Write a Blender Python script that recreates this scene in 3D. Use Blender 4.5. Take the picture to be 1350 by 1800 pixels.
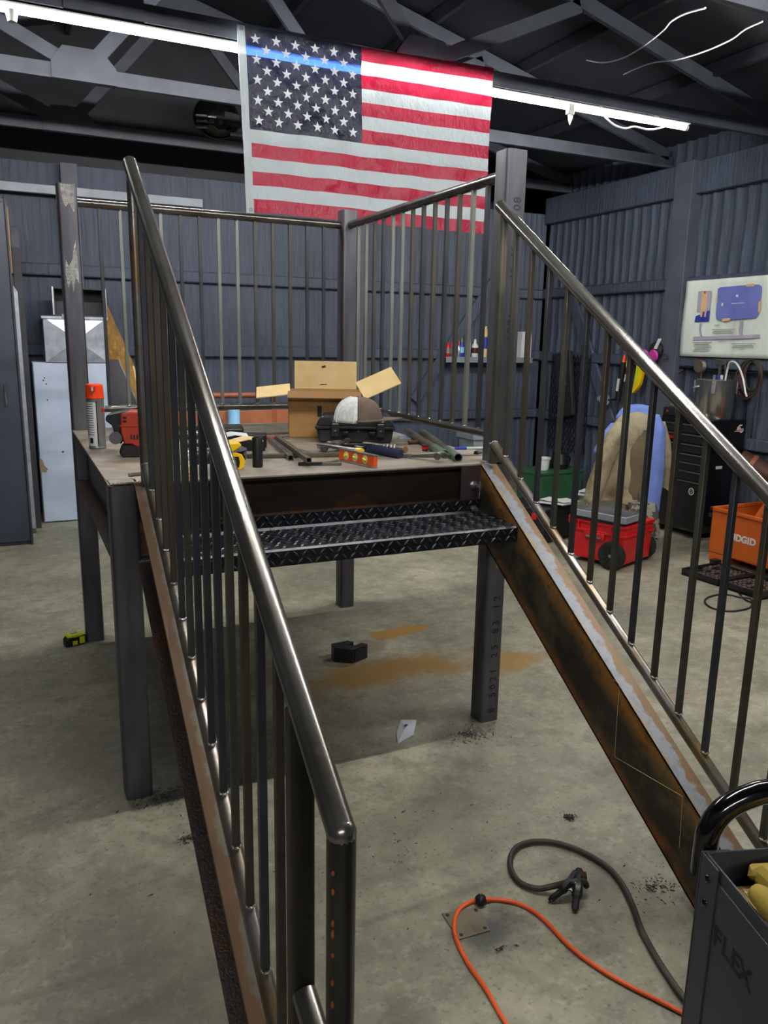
import bpy, bmesh, math, random
import numpy as np
from mathutils import Vector, Matrix, Euler

# ------------------------------------------------------------------ camera, light, exposure
for _o in list(bpy.data.objects): bpy.data.objects.remove(_o)
SC = bpy.context.scene
CAM = np.array([-0.2455, -2.5283, 1.5518])
YAW, PITCH, ROLL, FPX = math.radians(25.345), math.radians(12.338), math.radians(1.074), 1371.4
def cam_axes():
    f = np.array([math.sin(YAW)*math.cos(PITCH), math.cos(YAW)*math.cos(PITCH), -math.sin(PITCH)])
    r = np.array([math.cos(YAW), -math.sin(YAW), 0.]); u = np.cross(r, f)
    return math.cos(ROLL)*r+math.sin(ROLL)*u, -math.sin(ROLL)*r+math.cos(ROLL)*u, f
R_, U_, F_ = cam_axes()
cd = bpy.data.cameras.new('camera'); cam = bpy.data.objects.new('camera', cd); SC.collection.objects.link(cam)
cam.matrix_world = Matrix(((R_[0], U_[0], -F_[0], CAM[0]), (R_[1], U_[1], -F_[1], CAM[1]), (R_[2], U_[2], -F_[2], CAM[2]), (0, 0, 0, 1)))
cd.sensor_fit = 'VERTICAL'; cd.sensor_height = 36.0; cd.lens = FPX/1800*36.0; cd.clip_start = .02; cd.clip_end = 100
SC.camera = cam
w = bpy.data.worlds.new('world'); SC.world = w; w.use_nodes = True
w.node_tree.nodes['Background'].inputs[0].default_value = (.5, .55, .65, 1); w.node_tree.nodes['Background'].inputs[1].default_value = .0
vs = SC.view_settings; vs.view_transform = 'Standard'; vs.look = 'None'; vs.gamma = 1; vs.use_curve_mapping = False
vs.exposure = 0.0
TUBE_POWER = 205.0

def P(px, py, x=None, y=None, z=None):
    """pixel of the photograph -> point on the plane x=, y= or z= (the thing it touches)"""
    d = F_+R_*(px-675)/FPX+U_*(900-py)/FPX
    a, v = (0, x) if x is not None else (1, y) if y is not None else (2, z)
    return CAM+d*(v-CAM[a])/d[a]

# ------------------------------------------------------------------ materials
def H(h):
    c = [int(h[i:i+2], 16)/255 for i in (0, 2, 4)]
    return tuple((v/12.92 if v <= .04045 else ((v+.055)/1.055)**2.4) for v in c)+(1,)
def nd(nt, t, **kw):
    n = nt.nodes.new(t)
    for k, v in kw.items(): setattr(n, k, v)
    return n
def noise(nt, vec, scale, detail=4, rough=.55):
    n = nd(nt, 'ShaderNodeTexNoise'); n.inputs['Scale'].default_value = scale; n.inputs['Detail'].default_value = detail; n.inputs['Roughness'].default_value = rough
    nt.links.new(vec, n.inputs['Vector']); return n.outputs['Fac']
def ramp(nt, fac, stops):
    r = nd(nt, 'ShaderNodeValToRGB'); e = r.color_ramp.elements
    while len(e) < len(stops): e.new(.5)
    for i, (p, c) in enumerate(stops): e[i].position = p; e[i].color = c if len(c) == 4 else tuple(c)+(1,)
    nt.links.new(fac, r.inputs[0]); return r.outputs[0]
def mixc(nt, fac, a, b):
    m = nd(nt, 'ShaderNodeMix', data_type='RGBA')
    for s, v in ((0, fac), (6, a), (7, b)):
        if isinstance(v, (int, float)): m.inputs[s].default_value = v
        elif isinstance(v, tuple): m.inputs[s].default_value = v
        else: nt.links.new(v, m.inputs[s])
    return m.outputs[2]
def mth(nt, op, a, b=None, c=None):
    m = nd(nt, 'ShaderNodeMath', operation=op)
    for i, v in enumerate((a, b, c)):
        if v is None: continue
        if isinstance(v, (int, float)): m.inputs[i].default_value = v
        else: nt.links.new(v, m.inputs[i])
    return m.outputs[0]
def newmat(name):
    m = bpy.data.materials.new(name); m.use_nodes = True; nt = m.node_tree
    b = nt.nodes['Principled BSDF']; tc = nd(nt, 'ShaderNodeTexCoord')
    return m, nt, b, tc.outputs['Object']
def mapping(nt, vec, s):
    m = nd(nt, 'ShaderNodeMapping'); m.inputs['Scale'].default_value = s; nt.links.new(vec, m.inputs['Vector']); return m.outputs[0]
def add_bump(nt, b, h, strength, dist=.01):
    bp = nd(nt, 'ShaderNodeBump'); bp.inputs['Strength'].default_value = strength; bp.inputs['Distance'].default_value = dist
    nt.links.new(h, bp.inputs['Height']); nt.links.new(bp.outputs[0], b.inputs['Normal'])
def pm(name, c1, c2=None, rough=.5, metal=0., scale=9., stretch=(1, 1, 1), lo=.38, hi=.66, bump=0., bscale=60., c3=None, s3=3., lo3=.58, hi3=.7, detail=5, rvar=0., coat=0., spec=None):
    m, nt, b, oc = newmat(name)
    b.inputs['Roughness'].default_value = rough; b.inputs['Metallic'].default_value = metal
    if coat: b.inputs['Coat Weight'].default_value = coat; b.inputs['Coat Roughness'].default_value = .12
    if spec is not None: b.inputs['Specular IOR Level'].default_value = spec
    c1 = H(c1)
    if c2 is None:
        cc = c1; h = c1
        c2 = tuple(min(1, v*.82) for v in c1[:3])+(1,)
    else: c2 = H(c2)
    v = mapping(nt, oc, stretch)
    n = noise(nt, v, scale, detail)
    col = ramp(nt, n, [(lo, c1), (hi, c2)])
    if c3:
        n3 = noise(nt, v, s3, 6, .65)
        col = mixc(nt, ramp(nt, n3, [(lo3, (0, 0, 0)), (hi3, (1, 1, 1))]), col, H(c3))
    nt.links.new(col, b.inputs['Base Color'])
    if rvar:
        nt.links.new(mth(nt, 'ADD', mth(nt, 'MULTIPLY', n, rvar), rough-rvar*.5), b.inputs['Roughness'])
    if bump: add_bump(nt, b, noise(nt, v, bscale, 3), bump)
    return m
def emit(name, c, s):
    m = bpy.data.materials.new(name); m.use_nodes = True; nt = m.node_tree; nt.nodes.remove(nt.nodes['Principled BSDF'])
    e = nd(nt, 'ShaderNodeEmission'); e.inputs[0].default_value = c; e.inputs[1].default_value = s
    nt.links.new(e.outputs[0], nt.nodes['Material Output'].inputs[0]); return m

M = {}
M['post'] = pm('mill_scale_post', '68686e', '515056', .5, .75, 5, (3, 3, .5), c3='5a5148', s3=4, lo3=.62, hi3=.85, rvar=.15)
M['pipe'] = pm('polished_pipe', '8f8d88', '6e6a62', .24, .85, 6, (1, 1, 1), c3='857a55', s3=3.2, lo3=.64, hi3=.8, rvar=.16)
M['pipe_low'] = pm('lower_pipe', '85807a', '6b5d48', .3, .75, 7, c3='8b6f3c', s3=5, lo3=.58, hi3=.72, rvar=.16)
M['rail'] = pm('guard_rail_pipe', '6a6864', '4b463f', .26, .8, 7, rvar=.12)
M['bal_grey'] = pm('baluster_grey', '404248', '303034', .42, .4, 6, (1, 1, .6), c3='5d4a30', s3=3, lo3=.56, hi3=.7)
M['bal_brown'] = pm('baluster_brown', '4a4335', '34302a', .48, .3, 6, (1, 1, .5), c3='6f5a30', s3=3, lo3=.52, hi3=.66)
M['bal_olive'] = pm('baluster_olive', '4e4d45', '3a3933', .45, .4, 5, (1, 1, .5), c3='6b6657', s3=4)
M['bal_light'] = pm('baluster_light', '83867f', '6c6c62', .42, .45, 5, (1, 1, .5), c3='75633f', s3=4)
M['newel'] = pm('newel_dark', '2c2822', '201d1a', .45, .4, 5, (1, 1, .4), c3='4a371f', s3=3)
M['pipe_dark'] = pm('dark_pipe', '3d3b36', '2b2a27', .34, .7, 6, (1, 1, .5), c3='8a5a24', s3=16, lo3=.68, hi3=.72)
M['truss'] = pm('painted_truss', '40454f', '353a43', .6, 0, 6, bump=.1, bscale=30)
M['weld'] = pm('bright_weld', 'd5d5d2', '8c8a86', .25, .9, 120, bump=.5, bscale=300)
M['deck'] = pm('deck_plate', 'a79f92', '7c7468', .5, .2, 5, c3='7d6a4d', s3=4, lo3=.5, hi3=.68, bump=.1, bscale=80, rvar=.2)
M['beam'] = pm('rusty_beam_web', '3f3128', '2a2320', .55, .3, 5, (1, 1, 3), c3='6a4425', s3=3, lo3=.58, hi3=.76)
M['flange_rust'] = pm('flange_rust', '8f7650', '8d8475', .55, .2, 7, (1, 1, 1), c3='9d6d34', s3=4, lo3=.52, hi3=.68, bump=.1)
M['flange_grey'] = pm('flange_grey', '86888c', '6d6e72', .42, .45, 5, c3='7a5b39', s3=6, lo3=.54, hi3=.66, bump=.08)
M['flange_rough'] = pm('rough_bottom_flange', '4a3d34', '33302f', .45, .4, 60, c3='643a20', s3=5, lo3=.55, hi3=.7, bump=.5, bscale=140)
M['plate_dark'] = pm('end_plate', '45393a', '34302f', .45, .4, 6)
M['tread'] = pm('black_tread_plate', '24262b', '17181d', .28, .5, 8, rvar=.15)
M['tread_lug'] = pm('pale_tread_lugs', '4a4c53', '34363b', .3, .6, 30)  # lugs set paler than the plate so they stand out
M['bolt'] = pm('zinc_bolt', 'b9bcc0', '8c8f94', .3, .9, 60)
M['ink'] = pm('stencil_ink', '17181b', '222328', .7, 0, 30)
M['black'] = pm('black_plastic', '17181a', '101113', .42, 0, 12, rvar=.1)
M['case_black'] = pm('case_black_plastic', '2b2c30', '1f2023', .34, 0, 14, rvar=.15)
M['rust_orange'] = pm('orange_rust', '9a5a22', '7c4318', .7, 0, 40)
M['blackgloss'] = pm('black_gloss_paint', '08090b', '060708', .12, 0, 10, coat=.5)
M['blackmat'] = pm('black_rubber', '1d1d1d', '141414', .7, 0, 20)
M['steel'] = pm('plain_steel', '7d7b77', '5c5954', .35, .7, 9, rvar=.1)
M['steel_light'] = pm('light_steel', 'aeb0b0', '85878a', .32, .75, 9)
M['steel_olive'] = pm('olive_steel', '6d6658', '4f4a40', .42, .5, 9, c3='7d6530', s3=4)
M['stainless'] = pm('stainless', 'b8b7b2', '918f89', .22, .92, 3, (6, 6, .3))
M['galv'] = pm('galvanised_sheet', 'b9c2cc', '9aa3ae', .38, .5, 14)
M['white_cab'] = pm('white_cabinet_paint', 'b9c7dc', 'a9b7cc', .45, 0, 3, c3='8a4a1c', s3=2.1, lo3=.745, hi3=.76)
M['card'] = pm('cardboard', 'b48a52', 'a57c47', .75, 0, 10, (1, 1, 4))
M['card_light'] = pm('cardboard_light', 'e0c48c', 'd3b67e', .75, 0, 8)
M['card_shaded'] = pm('cardboard_shadow_side', '8b6538', '7d5a31', .75, 0, 8)  # darker cardboard: the front flap's shade is put into its colour
M['orange'] = pm('orange_plastic', 'ff4a12', 'f04008', .35, 0, 8)
M['orangepaint'] = pm('worn_orange_paint', 'c9641f', 'b8561a', .5, 0, 5, c3='3a2a1e', s3=13, lo3=.63, hi3=.68, bump=.05)
M['level'] = pm('level_orange', 'e0571c', 'cf4d17', .4, 0, 10)
M['redtool'] = pm('red_tool_housing', 'b23a20', 'a03219', .42, 0, 8)
M['red'] = pm('red_plastic', 'c8151c', 'b51018', .38, 0, 6)
M['yellow'] = pm('yellow_plastic', 'f2c40c', 'e5b608', .4, 0, 9)
M['lime'] = pm('lime_plastic', 'c9dc10', 'b6ca0c', .4, 0, 9)
M['grey_plastic'] = pm('grey_plastic', '55575b', '46484c', .5, 0, 9)
M['white_plastic'] = pm('white_plastic', 'd8dad6', 'c6c8c4', .45, 0, 9)
M['cream'] = pm('cream_vial', 'd9d3a4', 'c9c48e', .3, 0, 9)
M['green'] = pm('green_plastic', '2c5a3c', '244d33', .5, 0, 9)
M['greenpipe'] = pm('green_pipe', '6d8570', '5b7260', .4, .4, 9)
M['blue_handle'] = pm('blue_rubber', '28304e', '1f2640', .55, 0, 9)
M['blue'] = pm('blue_plastic', '2238a8', '1a2f96', .45, 0, 9)
M['lightblue'] = pm('light_blue_plastic', '8ec4ea', '7ab5e0', .4, 0, 6)
M['wood'] = pm('wood', '8a6a45', '6f5435', .6, 0, 8, (1, 6, 1))
M['osb'] = pm('osb_board', '9a742f', '7c5b24', .7, 0, 22, (1, 1, .6), c3='b58a3c', s3=18, lo3=.55, hi3=.6)
M['plank_dark'] = pm('dark_plank', '33343a', '26272c', .6, 0, 4)
M['paper'] = pm('paper', 'd3d8de', 'c2c8d0', .8, 0, 5)
M['poster'] = pm('poster_paper', 'd9e2d8', 'c9d3c9', .7, 0, 3, (1, 2, .6), c3='b5b3a0', s3=3, lo3=.62, hi3=.8, bump=.25, bscale=12)
M['cap_brown'] = pm('cap_brown_cloth', '6a5a4e', '5c4d42', .85, 0, 20, bump=.1, bscale=400)
M['cap_white'] = pm('cap_white_mesh', 'dfe3df', 'c3c8c4', .8, 0, 60, bump=.2, bscale=500)
M['tan_cloth'] = pm('tan_jacket_cloth', '9a9377', '7d745a', .9, 0, 4, c3='6a5c44', s3=4, lo3=.52, hi3=.66, bump=.7, bscale=16)
M['blue_cloth'] = pm('blue_fleece', '6f85c8', '5f74b6', .9, 0, 5, bump=.5, bscale=14)
M['inner_cloth'] = pm('brown_inner_cloth', '665a43', '4f4533', .9, 0, 5, bump=.6, bscale=16)
M['plaid'] = pm('plaid_lining', '7b7968', '3b3b36', .9, 0, 26, lo=.48, hi=.52)
M['cable'] = pm('dirty_black_cable', '3a382f', '29281f', .6, 0, 14)
M['cord'] = pm('orange_cord', 'e8612a', 'd9551f', .45, 0, 14)
M['floorplate'] = pm('floor_plate', '787160', '68614f', .55, .3, 12, c3='56503f', s3=8)
M['shaving'] = pm('metal_shavings', '6c6c6c', '2b2b2b', .35, .7, 200, lo=.45, hi=.55)
M['cart'] = pm('cart_grey_paint', '3c424a', '363c44', .4, 0, 20)
M['glove'] = pm('yellow_glove_leather', 'b39a3c', '8f7a2c', .85, 0, 9, bump=.3, bscale=30)
M['foam'] = pm('tan_foam', 'c9a866', 'bb9a59', .8, 0, 6)
M['rustred'] = pm('rust_red_steel', '8a4b2c', '754027', .55, .1, 6)
M['copper'] = pm('copper_board', 'a5643f', '8f5535', .5, .1, 4, c3='b8855f', s3=3)
M['brownpipe'] = pm('rusty_brown_pipe', '4a2a18', '301a10', .6, .3, 8, c3='7a4420', s3=5)
M['pink'] = pm('pink_filter', 'c23aa0', 'b02f90', .6, 0, 12)
M['darkgrey_cab'] = pm('dark_cabinet_paint', '333a48', '2c323f', .5, 0, 3, bump=.03)
M['wire_white'] = pm('white_wire', 'd8d8d8', 'c5c5c5', .4, 0, 9)
M['wire_red'] = pm('red_wire', '8c2a26', '77221f', .5, 0, 9)
M['clear'] = pm('cloudy_plastic', '8f9aa2', '7f8a92', .35, 0, 6)
M['lightbar'] = pm('light_grey_channel', '8c949c', '7c848c', .5, .1, 6)
M['mesh_black'] = pm('black_expanded_metal', '22252c', '1a1c22', .5, .3, 9)

def wall_mat(name):
    m, nt, b, oc = newmat(name)
    v = mapping(nt, oc, (12, 12, .6))
    n = noise(nt, v, 3.2, 8, .7); n2 = noise(nt, oc, 1.3, 3)
    col = ramp(nt, n, [(.3, H('384150')), (.7, H('525c6e'))])
    col = mixc(nt, ramp(nt, n2, [(.45, (0, 0, 0)), (.7, (.5, .5, .5))]), col, H('333b46'))
    nt.links.new(col, b.inputs['Base Color']); b.inputs['Roughness'].default_value = .42
    hh = mth(nt, 'ADD', n, mth(nt, 'MULTIPLY', noise(nt, oc, 18, 4), .35))
    add_bump(nt, b, hh, .8, .022); return m
M['wall'] = wall_mat('sprayed_wall_paint')
M['timber'] = pm('painted_timber', '4d525d', '41464f', .6, 0, 6, (1, 1, 1), bump=.1, bscale=30)
M['ceiling'] = pm('dark_roof_sheet', '22252d', '1b1e25', .6, 0, 4)

def floor_mat():
    m, nt, b, oc = newmat('stained_concrete')
    n1 = noise(nt, oc, 1.6, 6, .62); n2 = noise(nt, oc, 9, 6, .6); n3 = noise(nt, oc, 60, 4)
    col = ramp(nt, n1, [(.32, H('716e5e')), (.5, H('8f8c78')), (.68, H('a7a38d'))])
    col = mixc(nt, mth(nt, 'MULTIPLY', ramp(nt, n2, [(.46, (0, 0, 0)), (.66, (1, 1, 1))]), .6), col, H('6a675a'))
    nb = noise(nt, oc, 24, 6, .7); col = mixc(nt, mth(nt, 'MULTIPLY', ramp(nt, nb, [(.52, (0, 0, 0)), (.68, (1, 1, 1))]), .5), col, H('b3af9b'))
    nc = noise(nt, mapping(nt, oc, (1, 2.2, 1)), 3.4, 8, .72); col = mixc(nt, mth(nt, 'MULTIPLY', ramp(nt, nc, [(.55, (0, 0, 0)), (.66, (1, 1, 1))]), .45), col, H('5f5c50'))
    col = mixc(nt, mth(nt, 'MULTIPLY', ramp(nt, n3, [(.56, (0, 0, 0)), (.7, (1, 1, 1))]), .55), col, H('4c4a42'))
    sep = nd(nt, 'ShaderNodeSeparateXYZ'); nt.links.new(oc, sep.inputs[0]); X, Y = sep.outputs[0], sep.outputs[1]
    wob = mth(nt, 'MULTIPLY', mth(nt, 'SUBTRACT', noise(nt, oc, 5, 9, .72), .5), 3.0)
    def patch(cx, cy, rx, ry, rot=0., soft=.5):
        c, s = math.cos(rot), math.sin(rot)
        dx = mth(nt, 'SUBTRACT', X, cx); dy = mth(nt, 'SUBTRACT', Y, cy)
        a = mth(nt, 'DIVIDE', mth(nt, 'ADD', mth(nt, 'MULTIPLY', dx, c), mth(nt, 'MULTIPLY', dy, s)), rx)
        e = mth(nt, 'DIVIDE', mth(nt, 'SUBTRACT', mth(nt, 'MULTIPLY', dy, c), mth(nt, 'MULTIPLY', dx, s)), ry)
        d = mth(nt, 'SQRT', mth(nt, 'ADD', mth(nt, 'MULTIPLY', a, a), mth(nt, 'MULTIPLY', e, e)))
        d = mth(nt, 'ADD', d, wob)
        mr = nd(nt, 'ShaderNodeMapRange', interpolation_type='SMOOTHSTEP'); nt.links.new(d, mr.inputs[0])
        mr.inputs[1].default_value = 1+soft*.4; mr.inputs[2].default_value = 1-soft; mr.inputs[3].default_value = 0; mr.inputs[4].default_value = 1
        return mr.outputs[0]
    for (px, py, rx, ry, rot, soft, colr, st) in (
            (690, 1180, .6, .17, .05, .8, '856428', .95), (705, 1110, .24, .06, .1, .25, '9c7434', .95), (650, 1135, .1, .1, .6, .3, '6d5a42', .5),
            (440, 1190, .3, .16, 0, .8, '6b5a38', .6), (900, 1165, .2, .12, .3, .6, '93702f', .8), (760, 1450, .6, .3, .4, .9, '6f6c5c', .5), (350, 1650, .4, .4, 0, .9, '6a6758', .5), (1100, 1350, .4, .25, 0, .9, '79766a', .4), (150, 1320, .35, .3, 0, .9, '66635a', .5), (1180, 1225, .12, .06, 0, .8, '7a4a45', .4),  # stains; grey patches at the left also paint in the dimmer light there
            (860, 1640, .13, .09, .4, .8, '33353a', .75), (130, 1190, .5, .25, 0, .9, '5e5a4c', .4),
            (1050, 1560, .18, .1, .5, .9, '5d594c', .5), (800, 1290, .16, .1, 0, .9, '3d3d3b', .65), (300, 1400, .12, .06, 0, .9, '3a3a38', .6)):
        p = P(px, py, z=0.)
        col = mixc(nt, mth(nt, 'MULTIPLY', patch(p[0], p[1], rx, ry, rot, soft), st), col, H(colr))
    nt.links.new(col, b.inputs['Base Color'])
    nt.links.new(mth(nt, 'ADD', mth(nt, 'MULTIPLY', n1, .3), .42), b.inputs['Roughness'])
    add_bump(nt, b, mth(nt, 'ADD', n2, mth(nt, 'MULTIPLY', n3, .4)), .12, .01); return m
M['floor'] = floor_mat()

def web_mat():
    """rust stripes along both edges of the stringer web, dark scale in the middle"""
    m, nt, b, oc = newmat('rusty_stringer_web')
    sep = nd(nt, 'ShaderNodeSeparateXYZ'); nt.links.new(oc, sep.inputs[0])
    d = mth(nt, 'SUBTRACT', mth(nt, 'ADD', mth(nt, 'MULTIPLY', sep.outputs[1], .67), 1.10), sep.outputs[2])
    d = mth(nt, 'DIVIDE', d, .27); d = mth(nt, 'ADD', d, mth(nt, 'MULTIPLY', mth(nt, 'SUBTRACT', noise(nt, oc, 9, 9, .75), .5), .5))
    col = ramp(nt, d, [(0., H('6b4a24')), (.1, H('8f6226')), (.26, H('5a4426')), (.36, H('2b271f')), (.78, H('2d281f')), (.9, H('6a431d')), (1., H('7d4c20'))])
    col = mixc(nt, ramp(nt, noise(nt, oc, 3.1, 6, .7), [(.48, (0, 0, 0)), (.66, (.7, .7, .7))]), col, H('6a6047'))
    col = mixc(nt, ramp(nt, noise(nt, oc, 14, 8, .75), [(.52, (0, 0, 0)), (.64, (.7, .7, .7))]), col, H('1d1a15'))
    nt.links.new(col, b.inputs['Base Color']); b.inputs['Roughness'].default_value = .5; b.inputs['Metallic'].default_value = .25
    add_bump(nt, b, noise(nt, oc, 50, 4), .15); return m
M['web'] = web_mat()

def flange_mat(name, x0, x1, grey, rust, edge):
    """scale-grey along one side of the flange, ragged rust along the other"""
    m, nt, b, oc = newmat(name)
    sep = nd(nt, 'ShaderNodeSeparateXYZ'); nt.links.new(oc, sep.inputs[0])
    d = mth(nt, 'DIVIDE', mth(nt, 'SUBTRACT', sep.outputs[0], x0), x1-x0)
    d = mth(nt, 'ADD', d, mth(nt, 'MULTIPLY', mth(nt, 'SUBTRACT', noise(nt, oc, 9, 9, .7), .5), 1.6))
    col = ramp(nt, d, [(.0, H(edge)), (.12, H(grey)), (.55, H(grey)), (.66, H(rust)), (1., H(rust))])
    col = mixc(nt, ramp(nt, noise(nt, oc, 40, 6, .7), [(.5, (0, 0, 0)), (.7, (.5, .5, .5))]), col, H('5a5046'))
    nt.links.new(col, b.inputs['Base Color']); b.inputs['Roughness'].default_value = .46; b.inputs['Metallic'].default_value = .3
    add_bump(nt, b, noise(nt, oc, 70, 4), .12); return m
M['flange_grey'] = flange_mat('right_top_flange', 1.36, 1.428, '8a8e94', '7a5f40', 'a08a6a')
M['flange_left'] = flange_mat('left_top_flange', .145, .077, '6a6255', '62492f', '7d7261')
def cloth_mat(name, c, tr, see, tint):
    """thin nylon: mostly diffuse, some light passes through, the bare tube shows faintly behind it"""
    m, nt, b, oc = newmat(name)
    b.inputs['Base Color'].default_value = H(c); b.inputs['Roughness'].default_value = .38
    add_bump(nt, b, noise(nt, mapping(nt, oc, (1, 1, .7)), 11, 6, .6), .9, .03)
    t = nd(nt, 'ShaderNodeBsdfTranslucent'); t.inputs[0].default_value = H(c)
    mx = nd(nt, 'ShaderNodeMixShader'); mx.inputs[0].default_value = tr
    nt.links.new(b.outputs[0], mx.inputs[1]); nt.links.new(t.outputs[0], mx.inputs[2])
    g = nd(nt, 'ShaderNodeBsdfTransparent'); g.inputs[0].default_value = tint
    m2 = nd(nt, 'ShaderNodeMixShader'); m2.inputs[0].default_value = see
    nt.links.new(mx.outputs[0], m2.inputs[1]); nt.links.new(g.outputs[0], m2.inputs[2]); nt.links.new(m2.outputs[0], nt.nodes['Material Output'].inputs[0]); return m
M['flag_red'] = cloth_mat('flag_red_cloth', 'a81238', .08, .025, (1, .2, .25, 1)); M['flag_white'] = cloth_mat('flag_white_cloth', 'b9c4c8', .08, .05, (1, 1, 1, 1))
M['flag_blue'] = cloth_mat('flag_blue_cloth', '11162e', .07, .012, (.06, .2, 1, 1))
M['star'] = pm('star_thread', 'dfe4e8', 'd2d8de', .6, 0, 30)
M['tube'] = emit('led_tube_glow', (1., .98, .95, 1), TUBE_POWER)

# ------------------------------------------------------------------ mesh helpers
def rotz(a): return np.array([[math.cos(a), -math.sin(a), 0], [math.sin(a), math.cos(a), 0], [0, 0, 1.]])
def eul(rx=0, ry=0, rz=0): return np.array(Euler((rx, ry, rz)).to_matrix())
class MB:
    def __init__(s): s.v = []; s.f = []
    def add(s, vs, fs, rot=None, off=None):
        o = len(s.v)
        for p in vs:
            p = np.asarray(p, float)
            if rot is not None: p = rot@p
            if off is not None: p = p+np.asarray(off)
            s.v.append(tuple(p))
        s.f += [tuple(i+o for i in f) for f in fs]; return s
    def box(s, c, d, rot=None):
        x, y, z = [v/2 for v in d]
        vs = [(-x, -y, -z), (x, -y, -z), (x, y, -z), (-x, y, -z), (-x, -y, z), (x, -y, z), (x, y, z), (-x, y, z)]
        return s.add(vs, [(0, 3, 2, 1), (4, 5, 6, 7), (0, 1, 5, 4), (1, 2, 6, 5), (2, 3, 7, 6), (3, 0, 4, 7)], rot, c)
    def bb(s, x0, x1, y0, y1, z0, z1): return s.box(((x0+x1)/2, (y0+y1)/2, (z0+z1)/2), (x1-x0, y1-y0, z1-z0))
    def tube(s, pts, r, n=10, caps=True, closed=False):
        pts = [np.asarray(p, float) for p in pts]; m = len(pts); rr = r if hasattr(r, '__len__') else [r]*m
        vs = []; up = None
        for i, p in enumerate(pts):
            a = pts[(i-1) % m] if (closed or i > 0) else p; b = pts[(i+1) % m] if (closed or i < m-1) else p
            t = b-a; t = t/(np.linalg.norm(t)+1e-12)
            if up is None:
                up = np.array([0, 0, 1.]) if abs(t[2]) < .9 else np.array([1., 0, 0])
            n1 = up-t*(up@t); n1 /= np.linalg.norm(n1)+1e-12; up = n1; n2 = np.cross(t, n1)
            for k in range(n):
                an = 2*math.pi*(k+.5)/n; vs.append(p+rr[i]*(math.cos(an)*n1+math.sin(an)*n2))
        fs = []
        for i in range(m if closed else m-1):
            for k in range(n):
                j = (i+1) % m
                fs.append((i*n+k, i*n+(k+1) % n, j*n+(k+1) % n, j*n+k))
        if caps and not closed: fs += [tuple(range(n-1, -1, -1)), tuple(range((m-1)*n, m*n))]
        return s.add(vs, fs)
    def pipe(s, p0, p1, r, wall=.004, n=16):
        """open-ended hollow pipe"""
        p0 = np.asarray(p0, float); p1 = np.asarray(p1, float)
        s.tube([p0, p1], r, n, caps=False); s.tube([p1, p0], r-wall, n, caps=False)
        o = len(s.v)-4*n
        t = (p1-p0)/np.linalg.norm(p1-p0)
        for base, c, rev in ((0, p0, 0), (n, p1, 1)):
            A = [np.array(s.v[o+base+k]) for k in range(n)]
            B = [c+(a-c)*(r-wall)/r for a in A]
            vs = A+B; s.add(vs, [(k, (k+1) % n, n+(k+1) % n, n+k) for k in range(n)])
        return s
    def lathe(s, prof, c=(0, 0, 0), n=24, rot=None, a0=0., a1=2*math.pi):
        full = abs(a1-a0-2*math.pi) < 1e-6; k = n if full else n+1; vs = []
        for r, z in prof:
            for i in range(k):
                a = a0+(a1-a0)*i/n; vs.append((r*math.cos(a), r*math.sin(a), z))
        fs = []
        for j in range(len(prof)-1):
            for i in range(k if full else k-1):
                i2 = (i+1) % k; fs.append((j*k+i, j*k+i2, (j+1)*k+i2, (j+1)*k+i))
        if full and prof[0][0] > 1e-5: pass
        return s.add(vs, fs, rot, c)
    def prism(s, poly, ax, a0, a1, rot=None, off=None):
        n = len(poly)
        mk = {'x': lambda a, b, t: (t, a, b), 'y': lambda a, b, t: (a, t, b), 'z': lambda a, b, t: (a, b, t)}[ax]
        vs = [mk(a, b, a0) for a, b in poly]+[mk(a, b, a1) for a, b in poly]
        fs = [tuple(range(n)), tuple(range(2*n-1, n-1, -1))]+[(i, (i+1) % n, n+(i+1) % n, n+i) for i in range(n)]
        return s.add(vs, fs, rot, off)
    def ell(s, c, r, n=12, m=8, rot=None):
        vs = [(0, 0, r[2])]
        for j in range(1, m):
            t = math.pi*j/m
            for i in range(n):
                a = 2*math.pi*i/n; vs.append((r[0]*math.sin(t)*math.cos(a), r[1]*math.sin(t)*math.sin(a), r[2]*math.cos(t)))
        vs.append((0, 0, -r[2])); fs = [(0, 1+i, 1+(i+1) % n) for i in range(n)]
        for j in range(m-2):
            for i in range(n): fs.append((1+j*n+i, 1+(j+1)*n+i, 1+(j+1)*n+(i+1) % n, 1+j*n+(i+1) % n))
        L = len(vs)-1; fs += [(L, 1+(m-2)*n+(i+1) % n, 1+(m-2)*n+i) for i in range(n)]
        return s.add(vs, fs, rot, c)
    def hss(s, x0, x1, y0, y1, z0, z1, r=.014, wall=.006, k=4):
        """hollow square section with rounded corners"""
        def loop(i):
            a, b, c, d = x0+i, x1-i, y0+i, y1-i; rr = max(r-i, .002); out = []
            for cx, cy, st in ((b-rr, d-rr, 0), (a+rr, d-rr, 90), (a+rr, c+rr, 180), (b-rr, c+rr, 270)):
                for q in range(k+1):
                    an = math.radians(st+90*q/k); out.append((cx+rr*math.cos(an), cy+rr*math.sin(an)))
            return out
        A = loop(0); B = loop(wall); n = len(A)
        vs = [(x, y, z0) for x, y in A]+[(x, y, z1) for x, y in A]+[(x, y, z0) for x, y in B]+[(x, y, z1) for x, y in B]; fs = []
        for i in range(n):
            j = (i+1) % n
            fs += [(i, j, n+j, n+i), (2*n+j, 2*n+i, 3*n+i, 3*n+j), (n+i, n+j, 3*n+j, 3*n+i), (j, i, 2*n+i, 2*n+j)]
        return s.add(vs, fs)
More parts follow.
